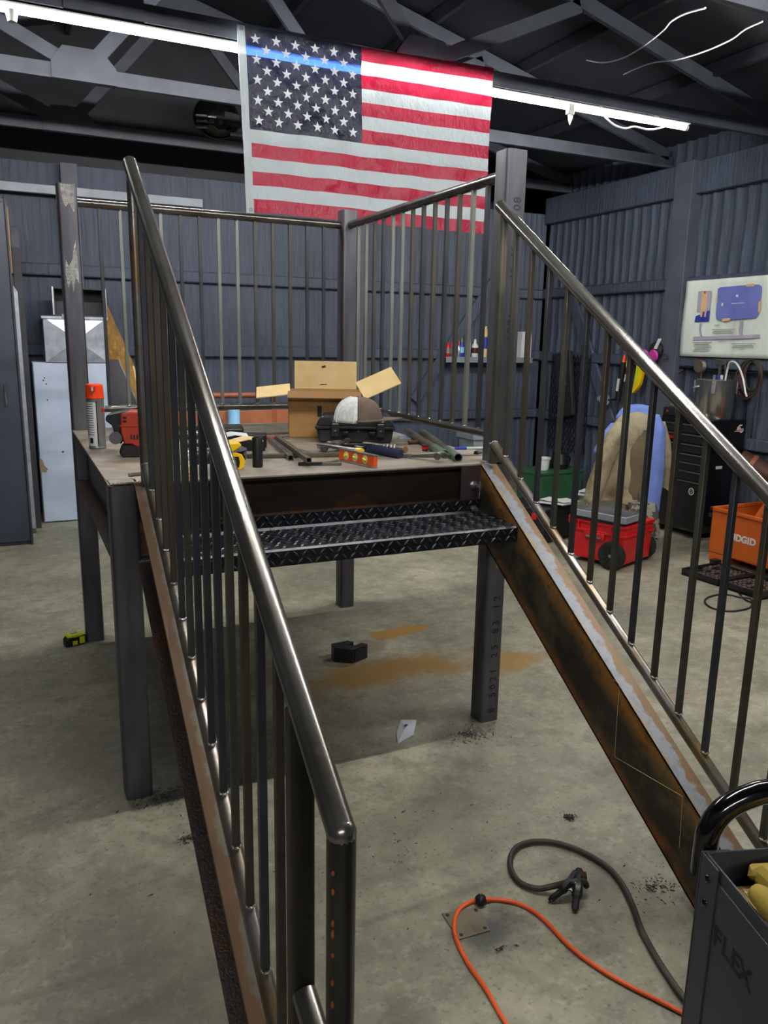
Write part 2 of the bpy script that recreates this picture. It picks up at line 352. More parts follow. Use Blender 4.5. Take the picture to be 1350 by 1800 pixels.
    def build(s, name, mat, parent=None, smooth=35, bevel=0, kind=None, recalc=True, segs=2, loc=None):
        me = bpy.data.meshes.new(name); me.from_pydata(s.v, [], s.f)
        if recalc:
            bm = bmesh.new(); bm.from_mesh(me); bmesh.ops.recalc_face_normals(bm, faces=bm.faces); bm.to_mesh(me); bm.free()
        if smooth:
            for p in me.polygons: p.use_smooth = True
            me.set_sharp_from_angle(angle=math.radians(smooth))
        me.materials.append(M[mat] if isinstance(mat, str) else mat)
        o = bpy.data.objects.new(name, me); SC.collection.objects.link(o)
        if parent is not None: o.parent = parent
        if loc is not None: o.location = loc
        if bevel:
            b = o.modifiers.new('bevel', 'BEVEL'); b.width = bevel; b.segments = segs; b.limit_method = 'ANGLE'; b.angle_limit = math.radians(40)
        if kind: o['kind'] = kind
        return o
def tag(o, label, cat=None, group=None, kind=None):
    o['label'] = label
    if cat: o['category'] = cat
    if group: o['group'] = group
    if kind: o['kind'] = kind
    return o
def thing(name, label, cat, loc=(0, 0, 0), rz=0., group=None, rx=0., ry=0.):
    o = bpy.data.objects.new(name, None); SC.collection.objects.link(o); o.empty_display_size = .1
    o.location = tuple(loc); o.rotation_euler = (rx, ry, rz); return tag(o, label, cat, group)
def share(src, parent, loc=(0, 0, 0), rot=(0, 0, 0), name=None):
    o = bpy.data.objects.new(name or src.name.split('.')[0], src.data); SC.collection.objects.link(o); o.parent = parent; o.location = loc; o.rotation_euler = rot
    for k in ('kind',):
        if k in src: o[k] = src[k]
    return o
def text(name, s, size, mat, parent, mtx, extrude=.0004, align='CENTER', shear=0., bold=0.):
    c = bpy.data.curves.new(name, 'FONT'); c.body = s; c.size = size; c.extrude = extrude; c.align_x = align; c.align_y = 'CENTER'; c.shear = shear; c.offset = bold; c.resolution_u = 3
    t = bpy.data.objects.new(name+'_tmp', c); SC.collection.objects.link(t)
    me = bpy.data.meshes.new_from_object(t.evaluated_get(bpy.context.evaluated_depsgraph_get()))
    bpy.data.objects.remove(t); me.materials.clear(); me.materials.append(M[mat])
    o = bpy.data.objects.new(name, me); SC.collection.objects.link(o); o.parent = parent; o.matrix_local = mtx; return o
def frame(o, xd, yd):
    """matrix with local x, y axes along xd, yd and origin o"""
    x = Vector(xd).normalized(); y = Vector(yd).normalized(); z = x.cross(y)
    return Matrix(((x[0], y[0], z[0], o[0]), (x[1], y[1], z[1], o[1]), (x[2], y[2], z[2], o[2]), (0, 0, 0, 1)))
def smooth_path(pts, k=6):
    """Catmull-Rom"""
    p = [np.asarray(q, float) for q in pts]; p = [2*p[0]-p[1]]+p+[2*p[-1]-p[-2]]; out = []
    for i in range(1, len(p)-2):
        a, b, c, d = p[i-1], p[i], p[i+1], p[i+2]
        for j in range(k):
            t = j/k; out.append(.5*((2*b)+(-a+c)*t+(2*a-5*b+4*c-d)*t*t+(-a+3*b-3*c+d)*t**3))
    out.append(p[-2]); return out
rnd = random.Random(7)
PI = math.pi

# ------------------------------------------------------------------ the building
XL, XR, YB, YF = -2.8, 5.2, 4.9, -6.0
EAVE, RIDGE_X, RIDGE_Z = 3.3, 1.2, 4.4
def structure(o, label):
    o['kind'] = 'structure'; o['label'] = label; return o
structure(MB().bb(XL-.2, XR+.2, YF-.2, YB+.6, -.12, 0).build('floor', 'floor', smooth=0), 'grey stained concrete workshop floor')
def vnoise(u, v, seed):
    r = np.random.RandomState(seed); s = 0
    for k in range(5):
        a, b, c, d = r.uniform(.6, 3.5), r.uniform(.8, 4), r.uniform(0, 6.28), r.uniform(.4, 1)
        s = s+d*np.sin(a*u+c)*np.cos(b*v+c*1.7)
    return s/5
def ribbed(u0, u1, z0, z1, seed, amp=.0065, pitch=.068, dz=.14, sharp=1):
    us = np.arange(u0, u1+1e-6, pitch/8); zs = np.linspace(z0, z1, int((z1-z0)/dz)+1)
    U, Z = np.meshgrid(us, zs)
    wave = np.sin(2*np.pi*(U+.012*sharp*vnoise(U*2, Z*2.6, seed+5))/pitch)
    if sharp > 1: wave = 2*((wave+1)/2)**sharp-1
    D = amp*wave*(1+.5*vnoise(U*1.3, Z*2, seed+1))+.012*vnoise(U*1.7, Z*2.1, seed+2)+.004*vnoise(U*9, Z*7, seed+3)
    n, m = len(us), len(zs)
    fs = [(j*n+i, j*n+i+1, (j+1)*n+i+1, (j+1)*n+i) for j in range(m-1) for i in range(n-1)]
    return U.ravel(), Z.ravel(), D.ravel(), fs
# back wall, open to the dark gable above z = 2.94
U, Z, D, fs = ribbed(XL, XR, 0, 2.94, 11)
b = MB(); b.v = [(float(u), float(YB+.02-d*.35), float(z)) for u, z, d in zip(U, Z, D)]; b.f = fs
wb = structure(b.build('wall_back', 'wall', smooth=80, recalc=False), 'dark blue-grey sprayed corrugated back wall')
MB().bb(XL, XR, YB+.03, YB+.5, 2.86, 2.935).build('ledge', 'timber', wb)
MB().prism([(XL, 2.9), (XR, 2.9), (XR, EAVE), (RIDGE_X, RIDGE_Z+.05), (XL, EAVE)], 'y', YB+.5, YB+.56).build('gable_panel', 'ceiling', wb, smooth=0)
for z in (2.09, 1.43, .78): MB().bb(XL, XR, YB-.035, YB+.03, z-.05, z+.05).build('girt', 'wall', wb, bevel=.012)
c0, c1 = P(112, 400, y=YB-.06)[0], P(142, 400, y=YB-.06)[0]
for xa in (c0-2.4, c0, c0+2.62):
    MB().bb(xa, xa+(c1-c0), YB-.075, YB+.03, 0, 2.94).build('column', 'timber', wb, bevel=.004)
a0, a1 = P(885, 470, y=YB-.03), P(728, 705, y=YB-.03)
dv = a1-a0; an = math.atan2(dv[2], dv[0])
MB().box(((a0+a1)/2), (np.linalg.norm(dv), .03, .12), eul(0, -an, 0)).build('brace', 'wall', wb, bevel=.008)
a0, a1 = P(20, 341, y=YB-.08), P(232, 344, y=YB-.08)
MB().bb(-.9, a1[0]+.6, YB-.1, YB-.04, 2.68, 2.75).build('light_channel', 'lightbar', wb, bevel=.004)
# right wall
U, Z, D, fs = ribbed(YF, YB, 0, EAVE, 23, .009, .118, .1, 2.5)
b = MB(); b.v = [(float(XR+.02-d), float(u), float(z)) for u, z, d in zip(U, Z, D)]; b.f = [f[::-1] for f in fs]
wr = structure(b.build('wall_right', 'wall', smooth=80, recalc=False), 'dark blue-grey corrugated wall on the right')
MB().bb(XR-.05, XR+.04, YF, YB, 2.83, 3.1).build('eave_beam', 'wall', wr, bevel=.01)
for z in (2.10, 1.42, .78): MB().bb(XR-.04, XR+.03, YF, YB, z-.05, z+.05).build('girt', 'wall', wr, bevel=.012)
for y in (2.77, .35, -2.05): MB().bb(XR-.1, XR+.03, y, y+.2, 0, 3.1).build('column', 'timber', wr, bevel=.004)
a0, a1 = P(1000, 505, x=XR-.02), P(1100, 830, x=XR-.02); dv = a1-a0; an = math.atan2(dv[2], dv[1])
MB().box(((a0+a1)/2), (.03, np.linalg.norm(dv), .13), eul(an, 0, 0)).build('brace', 'wall', wr, bevel=.008)
structure(MB().bb(XL-.1, XL, YF, YB+.6, 0, EAVE).build('wall_left', 'wall', smooth=0), 'dark blue-grey side wall')
structure(MB().prism([(XL, 0), (XR, 0), (XR, EAVE), (RIDGE_X, RIDGE_Z), (XL, EAVE)], 'y', YF-.1, YF).build('wall_front', 'wall', smooth=0), 'dark blue-grey wall behind')
def roof():
    b = MB()
    for xa, za, xb, zb in ((XL-.15, EAVE-.04, RIDGE_X, RIDGE_Z), (RIDGE_X, RIDGE_Z, XR+.15, EAVE-.04)):
        n = 60; vs = []
        for i in range(n+1):
            t = i/n; x, z = xa+(xb-xa)*t, za+(zb-za)*t
            vs += [(x, YF-.1, z), (x, YB+.6, z)]
        b.add(vs, [(2*i, 2*i+1, 2*i+3, 2*i+2) for i in range(n)])
        b.add([(xa, YF-.1, za+.05), (xa, YB+.6, za+.05), (xb, YB+.6, zb+.05), (xb, YF-.1, zb+.05)], [(0, 1, 2, 3)])
    return b.build('ceiling', 'ceiling', smooth=0, recalc=False)
ce = structure(roof(), 'dark underside of the pitched roof')
for sx in (-1, 1):
    for k in range(1, 5):
        t = k/5; x = RIDGE_X+sx*4*t; z = RIDGE_Z-1.1*t
        MB().bb(x-.02, x+.02, YF, YB+.5, z-.1, z-.012).build('purlin', 'ceiling', ce)
def roof_truss(y, label):
    t = bpy.data.objects.new('roof_truss', None); SC.collection.objects.link(t); t.location = (RIDGE_X, y, 3.1); structure(t, label)
    e = lambda name, x0, z0, x1, z1, h, w=.038, mat='truss', yo=0.: MB().box(((x0+x1)/2, yo, (z0+z1)/2), (math.hypot(x1-x0, z1-z0), w, h), eul(0, -math.atan2(z1-z0, x1-x0), 0)).build(name, mat, t, bevel=.003)
    e('bottom_chord', -3.99, .045, 3.99, .045, .09)
    for s in (-1, 1):
        e('top_chord', 0, 1.1, s*3.95, .1, .09)
        e('web', s*.9, .06, 0, 1.08, .085); e('web', s*.9, .06, s*2.0, .56, .085)
        pl = [(-.19, 0), (.19, 0), (.19, .1), (.11, .19), (-.12, .19), (-.19, .1)]
        for yo in (-.025, .025): MB().prism([(a+s*.9, c) for a, c in pl], 'y', yo-.006, yo+.006).build('gusset', 'truss', t)
    for yo in (-.025, .025): MB().prism([(-.2, .98), (.2, .98), (.2, 1.05), (0, 1.14), (-.2, 1.05)], 'y', yo-.006, yo+.006).build('gusset', 'truss', t)
    return t
for y, lb in ((4.52, 'grey painted roof truss nearest the back wall'), (3.13, 'grey painted roof truss with a big gusset plate, second from back'),
              (1.98, 'grey painted roof truss carrying the flag and light tubes'), (.44, 'grey roof truss crossing the top right corner'),
              (-1.1, 'grey roof truss overhead'), (-2.6, 'grey roof truss overhead behind')): roof_truss(y, lb)

# ------------------------------------------------------------------ light tubes
def led_tube(x0, y, z, L, label, grp='LED light tubes under the trusses'):
    t = thing('led_tube', label, 'light', (x0, y, z), group=grp)
    MB().tube([(.02, 0, 0), (L-.02, 0, 0)], .0155, 12).build('glowing_tube', 'tube', t)
    MB().box((L/2, 0, .022), (L, .062, .008)).build('backing', 'white_plastic', t)
    for a in (.012, L-.012): MB().tube([(a-.012, 0, 0), (a+.012, 0, 0)], .02, 12).build('end_cap', 'white_plastic', t)
    MB().box((.3, 0, .034), (.04, .036, .02)).build('clip', 'white_plastic', t); MB().box((L-.3, 0, .034), (.04, .036, .02)).build('clip', 'white_plastic', t)
    return t
TZ = 3.066
led_tube(1.79, 1.985, TZ, 2.42, 'glowing LED tube reaching right of the flag')
led_tube(-.65, 1.985, TZ-.004, 2.42, 'glowing LED tube reaching left of the flag')
led_tube(-.1, -.8, TZ, 2.42, 'LED tube above the stairs, left one', None); led_tube(2.34, -.8, TZ, 2.42, 'LED tube above the stairs, right one', None)
led_tube(-2.4, -4.5, TZ, 2.42, 'LED tube behind the camera', None)

# ------------------------------------------------------------------ steel platform with stairs
W, L, DK, PW, G, TOP = 1.505, 1.645, 1.10, .0889, 2.16, 2.235
ST = thing('stair_platform', 'unfinished steel platform with railings and two stair stringers', 'staircase', (0, 0, 0))
for x, y, zt in ((0, 0, DK), (W-PW, 0, TOP), (0, L-PW, TOP), (W-PW, L-PW, TOP)):
    po = MB().hss(x, x+PW, y, y+PW, 0, zt).build('post', 'post', ST, smooth=60)
    if zt == DK:
        MB().tube([(x+.004, y-.001, zt), (x+PW-.005, y-.001, zt+.001)], .0035, 6).build('weld_bead', 'weld', po)
        MB().tube([(x-.001, y+.004, zt), (x-.001, y+PW, zt)], .003, 6).build('weld_bead', 'weld', po)
    if y > 1 and x < 1:   # ground bright patches on the rear left post
        for pts, lb in (([(.02, 2.17), (.035, 2.13), (.05, 2.15), (.07, 2.11), (.073, 2.23), (.016, 2.232)], 0), ([(.016, 1.83), (.02, 1.9), (.032, 1.87), (.05, 1.9), (.06, 1.96), (.07, 1.99), (.074, 1.79), (.06, 1.82), (.045, 1.75), (.04, 1.81), (.024, 1.77)], 1)):
            MB().prism(pts, 'y', y-.0006, y+.0004).build('ground_patch', 'weld', po)
    if y < .5 and x > 1:
        def stencil(s_, sz, za, zb):
            for k, ch in enumerate(s_):
                if ch != ' ': text('stencil_letter', ch, sz, 'ink', po, frame((W-PW*.42, -.0004, za+(zb-za)*(k+.5)/len(s_)), (0, 0, 1), (-1, 0, 0)), bold=.0008)
        za, zb = P(905, 600, y=0)[2], P(908, 345, y=0)[2]
        stencil('A7C4  -  X  X  <  08', .044, za, zb)
        za, zb = P(865, 1255, y=0)[2], P(870, 1045, y=0)[2]
        stencil('8 5021 25 83 12', .043, za, zb)
        MB().prism([(x+.035, .68), (x+.042, .69), (x+.05, .676), (x+.041, .668)], 'y', -.001, .0005).build('spark_mark', 'flange_rust', po)
dk = MB().bb(.0, W, 0, L, DK-.007, DK).build('deck_plate', 'deck', ST, bevel=.001)
BD = .25
def channel(x0, x1, y0, y1, side):
    """channel beam under the deck with flanges turned outwards"""
    b = MB(); z1 = DK-.007; z0 = z1-BD; t = .009
    b.bb(x0, x1, y0, y1, z1-t, z1); b.bb(x0, x1, y0, y1, z0, z0+t)
    if side == 'f': b.bb(x0, x1, y1-t, y1, z0, z1)
    if side == 'b': b.bb(x0, x1, y0, y0+t, z0, z1)
    if side == 'l': b.bb(x1-t, x1, y0, y1, z0, z1)
    if side == 'r': b.bb(x0, x0+t, y0, y1, z0, z1)
    return b.build('beam', 'beam', ST, bevel=.0015)
channel(PW, W-PW, .004, .065, 'f'); channel(PW, W-PW, L-.065, L, 'b'); channel(0, .065, PW, L-PW, 'l'); channel(W-.065, W, PW, L-PW, 'r')
ep = MB().bb(1.275, 1.359, -.003, .006, DK-.007-BD, DK-.006).build('end_plate', 'plate_dark', ST, bevel=.001)
for z in (1.045, .915):
    p = P(833 if z > 1 else 831, 852 if z > 1 else 893, y=-.004)
    bo = MB().tube([(p[0], -.003, p[2]), (p[0], -.015, p[2])], .013, 6).build('bolt', 'bolt', ep, smooth=0)
    MB().tube([(p[0], -.015, p[2]), (p[0], -.035, p[2])], .0075, 10).build('bolt_shank', 'bolt', ep)
    MB().tube([(p[0], -.002, p[2]), (p[0], -.005, p[2])], .016, 14).build('washer', 'bolt', ep)
S = .67; ZT, ZB_ = 1.10, .83
def stringer(xw, sgn):
    """sloping channel: web at xw, flanges pointing sgn"""
    t = .008; fl = .068; y_b = -ZB_/S; y_t = -ZT/S
    xa, xb = sorted((xw, xw+sgn*t)); xf0, xf1 = sorted((xw, xw+sgn*fl))
    wpoly = [(0, ZT), (0, ZB_), (y_b, 0), (y_t, 0)]
    o = MB().prism(wpoly, 'x', xa, xb).build('stringer', 'web', ST, bevel=.001)
    tt = t/math.cos(math.atan(S))
    MB().prism([(0, ZT+.001), (0, ZT-tt), (y_t+tt/S, 0), (y_t, 0)], 'x', xf0, xf1).build('top_flange', 'flange_grey' if sgn > 0 else 'flange_left', o, bevel=.001)
    MB().prism([(0, ZB_+tt), (0, ZB_), (y_b, 0), (y_b-tt/S, 0)], 'x', xf0, xf1).build('bottom_flange', 'flange_rough' if sgn < 0 else 'flange_rust', o, bevel=.001)
    MB().tube(smooth_path([(xf0+fl*k/6, .001+.002*rnd.random(), ZT+.001+.004*rnd.random()) for k in range(7)], 3), .0045, 6).build('weld_bead', 'weld', o)
    if sgn < 0: MB().tube(smooth_path([(xf0+fl*k/6, -.004+.003*rnd.random(), ZB_+tt+.004*rnd.random()) for k in range(7)], 3), .004, 6).build('weld_bead', 'weld', o)
    else: MB().tube(smooth_path([(xw-.002, -.004, .9+.13*k/9+.004*rnd.random()) for k in range(10)], 3), .0025, 6).build('weld_bead', 'weld', o)
    return o
sl = stringer(.145, -1); sr = stringer(1.36, 1)
# scratched layout lines on the right stringer web
for q in ([(1078, 1195), (1089, 1200), (1080, 1330), (1200, 1400), (1194, 1490)],):
    MB().tube([P(a, c, x=1.3594) for a, c in q], .0006, 4).build('scribe_line', 'card_light', sr)
# tread
TY0, TY1, TZ_ = -.268, -.004, .912; TX0, TX1 = .146, 1.359
tr = MB().prism([(TY1, TZ_+.05), (TY1-.005, TZ_+.05), (TY1-.005, TZ_+.008), (TY1-.013, TZ_), (TY0+.006, TZ_), (TY0, TZ_-.006), (TY0, TZ_-.055), (TY0+.006, TZ_-.055), (TY0+.006, TZ_-.010), (TY0+.010, TZ_-.006), (TY1-.008, TZ_-.006), (TY1, TZ_+.002)], 'x', TX0, TX1).build('tread', 'tread', ST)
lug = MB()
def add_lug(c, u, v, n, s):
    """one raised lug on the plate: u, v in-plane, n normal"""
    c, u, v, n = map(np.asarray, (c, u, v, n)); a = (u+s*v)/math.sqrt(2); d = (v-s*u)/math.sqrt(2); l, w_, h = .0145, .0042, .003
    vs = [c-a*l, c-d*w_, c+a*l, c+d*w_, c-a*l*.55+n*h, c+a*l*.55+n*h]
    lug.add(vs, [(0, 1, 4), (1, 2, 5), (1, 5, 4), (2, 3, 5), (3, 0, 4), (3, 4, 5)])
px_ = .030
for i in range(int((TX1-TX0)/px_)):
    x = TX0+.014+i*px_
    for j in range(9): add_lug((x+(j % 2)*.015, TY1-.028-j*.0268, TZ_+.0002), (1, 0, 0), (0, 1, 0), (0, 0, 1), 1 if (i+j) % 2 else -1)
    for j in range(2):
        add_lug((x+(j % 2)*.015, TY0-.0002, TZ_-.018-j*.0245), (1, 0, 0), (0, 0, 1), (0, -1, 0), 1 if (i+j) % 2 else -1)
        add_lug((x+(j % 2)*.015, TY1-.0052, TZ_+.019+j*.022), (1, 0, 0), (0, 0, 1), (0, -1, 0), 1 if (i+j) % 2 else -1)
lug.build('tread_lugs', 'tread_lug', tr, smooth=0, kind='stuff', recalc=False)
for x in (TX0+.005, TX1-.045): MB().bb(x, x+.04, TY0+.03, TY1-.03, TZ_-.05, TZ_-.006).build('tread_bracket', 'tread', tr)

BS = .0155
BALM = ['bal_grey', 'bal_brown', 'bal_olive']
bal_cache = {}
def baluster(parent, x, y, z0, z1, mat):
    key = (round(z1-z0, 3), mat)
    if key not in bal_cache:
        bal_cache[key] = MB().bb(-BS/2, BS/2, -BS/2, BS/2, 0, z1-z0).build('baluster', mat, parent, bevel=.001, segs=1)
        bal_cache[key].location = (x, y, z0); return bal_cache[key]
    return share(bal_cache[key], parent, (x, y, z0), name='baluster')
def handrail(x, zt0, st, zb0, sb, y0, dy, tag_side):
    yE, yN = -1.66, -1.49; R1, R2 = .0205, .0165
    zt = lambda y: zt0+st*y; zb = lambda y: zb0+sb*y
    hr = MB().tube([(x, .004, zt(.004)), (x, yE, zt(yE))], R1, 20).build('handrail', 'pipe', ST, smooth=50)
    hr['label'] = 'round handrail running down the '+tag_side+' stringer'
    MB().tube([(x, yE, zt(yE)+.004), (x, yE, zt(yE)-.46)], R1, 20).build('return_pipe', 'pipe_dark', hr, smooth=50)
    if x < .5:
        for k, dz in enumerate((.05, .075, .12, .145, .175, .215, .26)): MB().ell((x-R1*.8, yE-R1*.58, zt(yE)-dz-.004*(k % 3)), (.003, .003, .004+.0012*((k*5) % 4)), 8, 6).build('rust_spot', 'rust_orange', hr)
    MB().ell((x, yE, zt(yE)), (R1*1.04, R1*1.04, R1*1.02), 16, 10).build('elbow_weld', 'pipe', hr)
    MB().tube([(x, yN-.015, zt(yN)-.51), (x, yE, zt(yE)-.455)], R1, 20).build('return_brace', 'pipe', hr, smooth=50)
    MB().hss(x-.019, x+.019, yN-.019, yN+.019, ZT+S*yN, zt(yN)-.016, .005, .003, 2).build('newel', 'newel', hr, smooth=60)
    lo = MB().tube([(x, -.03, zb(-.03)), (x, yN+.015, zb(yN))], R2, 16).build('bottom_rail', 'pipe_low', hr, smooth=50)
    MB().tube([(x, -.028, 1.103), (x, -.028, zt(-.028))], R2, 16).build('end_pipe', 'pipe_low' if x < .5 else 'bal_olive', hr, smooth=50)
    MB().ell((x, -.03, zb(-.03)), (R2*1.05, R2*1.2, R2*1.05), 12, 8).build('elbow_weld', 'weld', hr)
    wb_ = MB(); k = 0
    while y0-dy*k > yN+.06:
        y = y0-dy*k; m = BALM[[0, 1, 2, 1, 0, 2, 0, 0, 0, 2, 1, 0, 1][k % 13] if x < .5 else [2, 1, 0, 2, 0, 1, 2, 0, 1, 2, 0, 1, 2][k % 13]]
        z0, z1 = zb(y)+R2*.8, zt(y)-R1*.8
        bo = MB().bb(-BS/2, BS/2, -BS/2, BS/2, 0, z1-z0).build('baluster', m, hr, bevel=.001, segs=1, loc=(x, y, z0))
        for dx in (-1, 1): wb_.ell((x+dx*BS*.45, y-.002, z0+.002), (.0045, .009, .004), 8, 6)
        wb_.ell((x, y-BS*.5, z0), (.006, .005, .004), 8, 6)
        wb_.ell((x-BS*.3, y-BS*.3, z1-.002), (.006, .006, .004), 8, 6); k += 1
    wb_.build('baluster_welds', 'weld', hr, kind='stuff')
    return hr
handrail(.111, 2.045, .688, 1.178, .647, -.141, .1035, 'left')
handrail(1.394, 2.036, .670, 1.200, .650, -.111, .1035, 'right')
def guard(p0, p1, n, label):
    p0, p1 = np.array(p0), np.array(p1); R1, R2 = .0205, .0165; zl = 1.197
    g = MB().tube([(*p0, G), (*p1, G)], R1, 18).build('guard_rail', 'rail', ST, smooth=50); g['label'] = label
    MB().tube([(*p0, zl), (*p1, zl)], R2, 16).build('bottom_rail', 'rail', g, smooth=50)
    wb_ = MB(); d = (p1-p0)/np.linalg.norm(p1-p0)
    for k in range(n):
        q = p0+(p1-p0)*(k+1)/(n+1)
        baluster(g, q[0], q[1], zl+R2*.8, G-R1*.8, ['bal_light', 'bal_light', 'bal_olive', 'bal_grey'][rnd.randrange(4)])
        wb_.ell((q[0]-.003, q[1]-.006, zl+R2*.9), (.008, .008, .005), 8, 6); wb_.ell((q[0]-.003, q[1]-.006, G-R1), (.006, .006, .004), 8, 6)
    wb_.build('baluster_welds', 'weld', g, kind='stuff')
guard((PW, L-PW/2), (W-PW, L-PW/2), 13, 'level guard rail along the back edge of the deck')
guard((W-PW/2, L-PW), (W-PW/2, PW), 13, 'level guard rail along the right edge of the deck')

# ------------------------------------------------------------------ flag
FL = thing('flag', 'large American flag hanging in front of the light tube', 'flag', (.975, 1.9, 2.23))
FO = np.array([.975, 1.9, 2.23])
def flag_pt(u, v):
    a = np.array([.958, 3.150]); b = np.array([.996, 2.234]); c = np.array([2.532, 3.182]); d = np.array([2.51, 2.222])
    p = (a*(1-u)+c*u)*(1-v)+(b*(1-u)+d*u)*v
    yy = 1.9+.010*math.sin(9*u+3*v)*v*(1-.3*u)+.007*math.sin(22*u-5*v+1)*v+.012*max(0, 1-8*u)*v+.004*math.sin(40*u+14*v)*(.3+v)-.012*math.sin(PI*u)*v
    for fu in (.25, .42, .58, .75, .9): yy += .005*math.exp(-((u-fu)/.012)**2)*(.4+.6*v)
    for fv in (.3, .62): yy -= .004*math.exp(-((v-fv)/.012)**2)
    yy += .006*math.sin(31*u+11*v+2*math.sin(5*v))*math.sin(17*v+6*u)*.8
    yy += .006*math.exp(-((u*1.2-v*.9-.02)/.05)**2)
    return np.array([p[0], yy, p[1]-.006*math.sin(PI*u)*(1-v)])-FO
def flag_patch(u0, u1, v0, v1, nu, nv, name, mat):
    b = MB(); vs = [flag_pt(u0+(u1-u0)*i/nu, v0+(v1-v0)*j/nv) for j in range(nv+1) for i in range(nu+1)]
    b.add(vs, [(j*(nu+1)+i, j*(nu+1)+i+1, (j+1)*(nu+1)+i+1, (j+1)*(nu+1)+i) for j in range(nv) for i in range(nu)])
    o = b.build(name, mat, FL, smooth=80, recalc=False); return o
HB = .022; CU = .445
for k in range(13): flag_patch(CU if k < 7 else HB, 1, k/13, (k+1)/13, 40 if k < 7 else 70, 4, 'stripe', 'flag_red' if k % 2 == 0 else 'flag_white')
cn = flag_patch(HB, CU, 0, 7/13, 36, 20, 'canton', 'flag_blue')
hb = MB(); vs = []
for j in range(25):
    for u, dy in ((0, -.002), (HB, -.002), (HB, .002), (0, .002)):
        p = flag_pt(u-(.004 if u == 0 else -.001), -.004+1.01*j/24); p[1] += dy; vs.append(p)
hb.add(vs, [(4*j+q, 4*j+(q+1) % 4, 4*j+4+(q+1) % 4, 4*j+4+q) for j in range(24) for q in range(4)])
hd = hb.build('hoist_band', 'flag_white', FL)
for v in (.012, .985):
    p = flag_pt(HB*.5, v); MB().tube([p+[.007*math.cos(a*PI/6), -.004, .007*math.sin(a*PI/6)] for a in range(12)], .0022, 6, closed=True).build('grommet', 'bolt', hd)
sp = [(math.sin(PI*k/5)*(.0285 if k % 2 == 0 else .0112), math.cos(PI*k/5)*(.0285 if k % 2 == 0 else .0112)) for k in range(10)]
s0 = None
for r in range(9):
    for c in range(6 if r % 2 == 0 else 5):
        uu = HB+(CU-HB)*((2*c+1+(r % 2))/12); vv = (7/13)*(r+1)/10; p = flag_pt(uu, vv)
        e1 = flag_pt(uu+.01, vv)-p; e2 = flag_pt(uu, vv-.01)-p
        loc = p+np.array([0, -.0022, 0])
        if s0 is None: s0 = MB().prism(sp, 'z', -.0006, .0006).build('star', 'star', cn, smooth=0); o = s0
        else: o = share(s0, cn, name='star')
        o.matrix_local = frame(loc, e1, e2-e1*(e1@e2)/(e1@e1))

# ------------------------------------------------------------------ things on the deck
D0 = DK
def bar(name, mat, a, b, w, label, cat, z=D0, h=None, hollow=True, grp=None):
    """square bar or tube lying on a plane between two pixels"""
    p, q = P(*a, z=z), P(*b, z=z); d = q-p; ln = float(np.linalg.norm(d)); h = h or w
    t = thing(name, label, cat, p, math.atan2(d[1], d[0]), grp)
    if hollow:
        b_ = MB().hss(-w/2, w/2, -h/2, h/2, 0, ln, w*.12, w*.14, 2); b_.v = [(v[2], v[0], v[1]+h/2) for v in b_.v]
    else: b_ = MB().bb(0, ln, -w/2, w/2, 0, h)
    o = b_.build('body', mat, t, bevel=0 if hollow else w*.08); return t, ln
# spray can
p = P(172, 788, z=D0); t = thing('spray_can', 'tall silver spray can with bright orange cap on the deck corner', 'spray can', p, -.3)
MB().lathe([(0, 0), (.031, 0), (.0345, .003), (.0355, .006), (.034, .01), (.034, .198), (.0355, .203), (.03, .212), (0, .212)], n=32).build('can', 'steel_light', t, smooth=30)
cp = MB().lathe([(0, .262), (.028, .262), (.033, .258), (.0355, .209), (.037, .2085), (.037, .2055), (.0345, .2055)], n=32).build('cap', 'orange', t, smooth=30)
MB().prism([(-.012, .252), (.012, .252), (.009, .232), (0, .222), (-.009, .232)], 'y', -.0368, -.03).build('nozzle_recess', 'redtool', cp)
MB().bb(-.003, .003, -.038, -.034, .236, .252).build('nozzle', 'white_plastic', cp)
lb = MB().lathe([(.0343, .014), (.0343, .19)], n=16, a0=-PI*.98, a1=-PI*.42).build('label_panel', 'white_plastic', t)
for k in range(14):
    z = .182-k*.0095
    MB().lathe([(.0346, z), (.0346, z+.003)], n=10, a0=-PI*.93, a1=-PI*(.5+.05*rnd.random())).build('print_line', 'grey_plastic', lb)
MB().lathe([(.0346, .024), (.0346, .046)], n=6, a0=-PI*.72, a1=-PI*.58).build('barcode', 'black', lb)
MB().lathe([(.0345, .012), (.0345, .195)], n=3, a0=-PI*.42, a1=-PI*.38).build('dark_stripe', 'black', lb)
MB().lathe([(.0346, .15), (.0346, .165)], n=6, a0=-PI*.22, a1=-PI*.05).build('red_mark', 'red', lb)
# red and black power tool
p = P(206, 806, z=D0); t = thing('power_tool', 'red and black power tool with slotted housing beside the spray can', 'power tool', p+[.0, .02, 0], -.22)
MB().prism([(.02, 0), (.2, 0), (.21, .03), (.2, .05), (.02, .05), (.01, .02)], 'y', 0, .14).build('base', 'black', t, bevel=.006)
ho = MB().prism([(.03, .052), (.06, .05), (.075, .04), (.2, .04), (.205, .15), (.19, .168), (.05, .175), (.022, .165), (.02, .1)], 'y', -.004, .12).build('housing', 'redtool', t, bevel=.006)
MB().prism([(-.03, .16), (.05, .178), (.05, .13), (.02, .1), (.02, .05), (.0, .06), (-.01, .12), (-.035, .14)], 'y', .01, .13).build('motor_block', 'black', t, bevel=.005)
MB().tube([(.0, .0, .075), (.0, .03, .075)], .024, 16).build('vent_ring', 'grey_plastic', t)
MB().bb(.018, .207, -.006, .1, .118, .124).build('rib', 'redtool', ho, bevel=.002)
for k in range(4): MB().bb(.055+k*.011, .061+k*.011, -.0055, -.003, .07, .088).build('slot', 'black', ho)
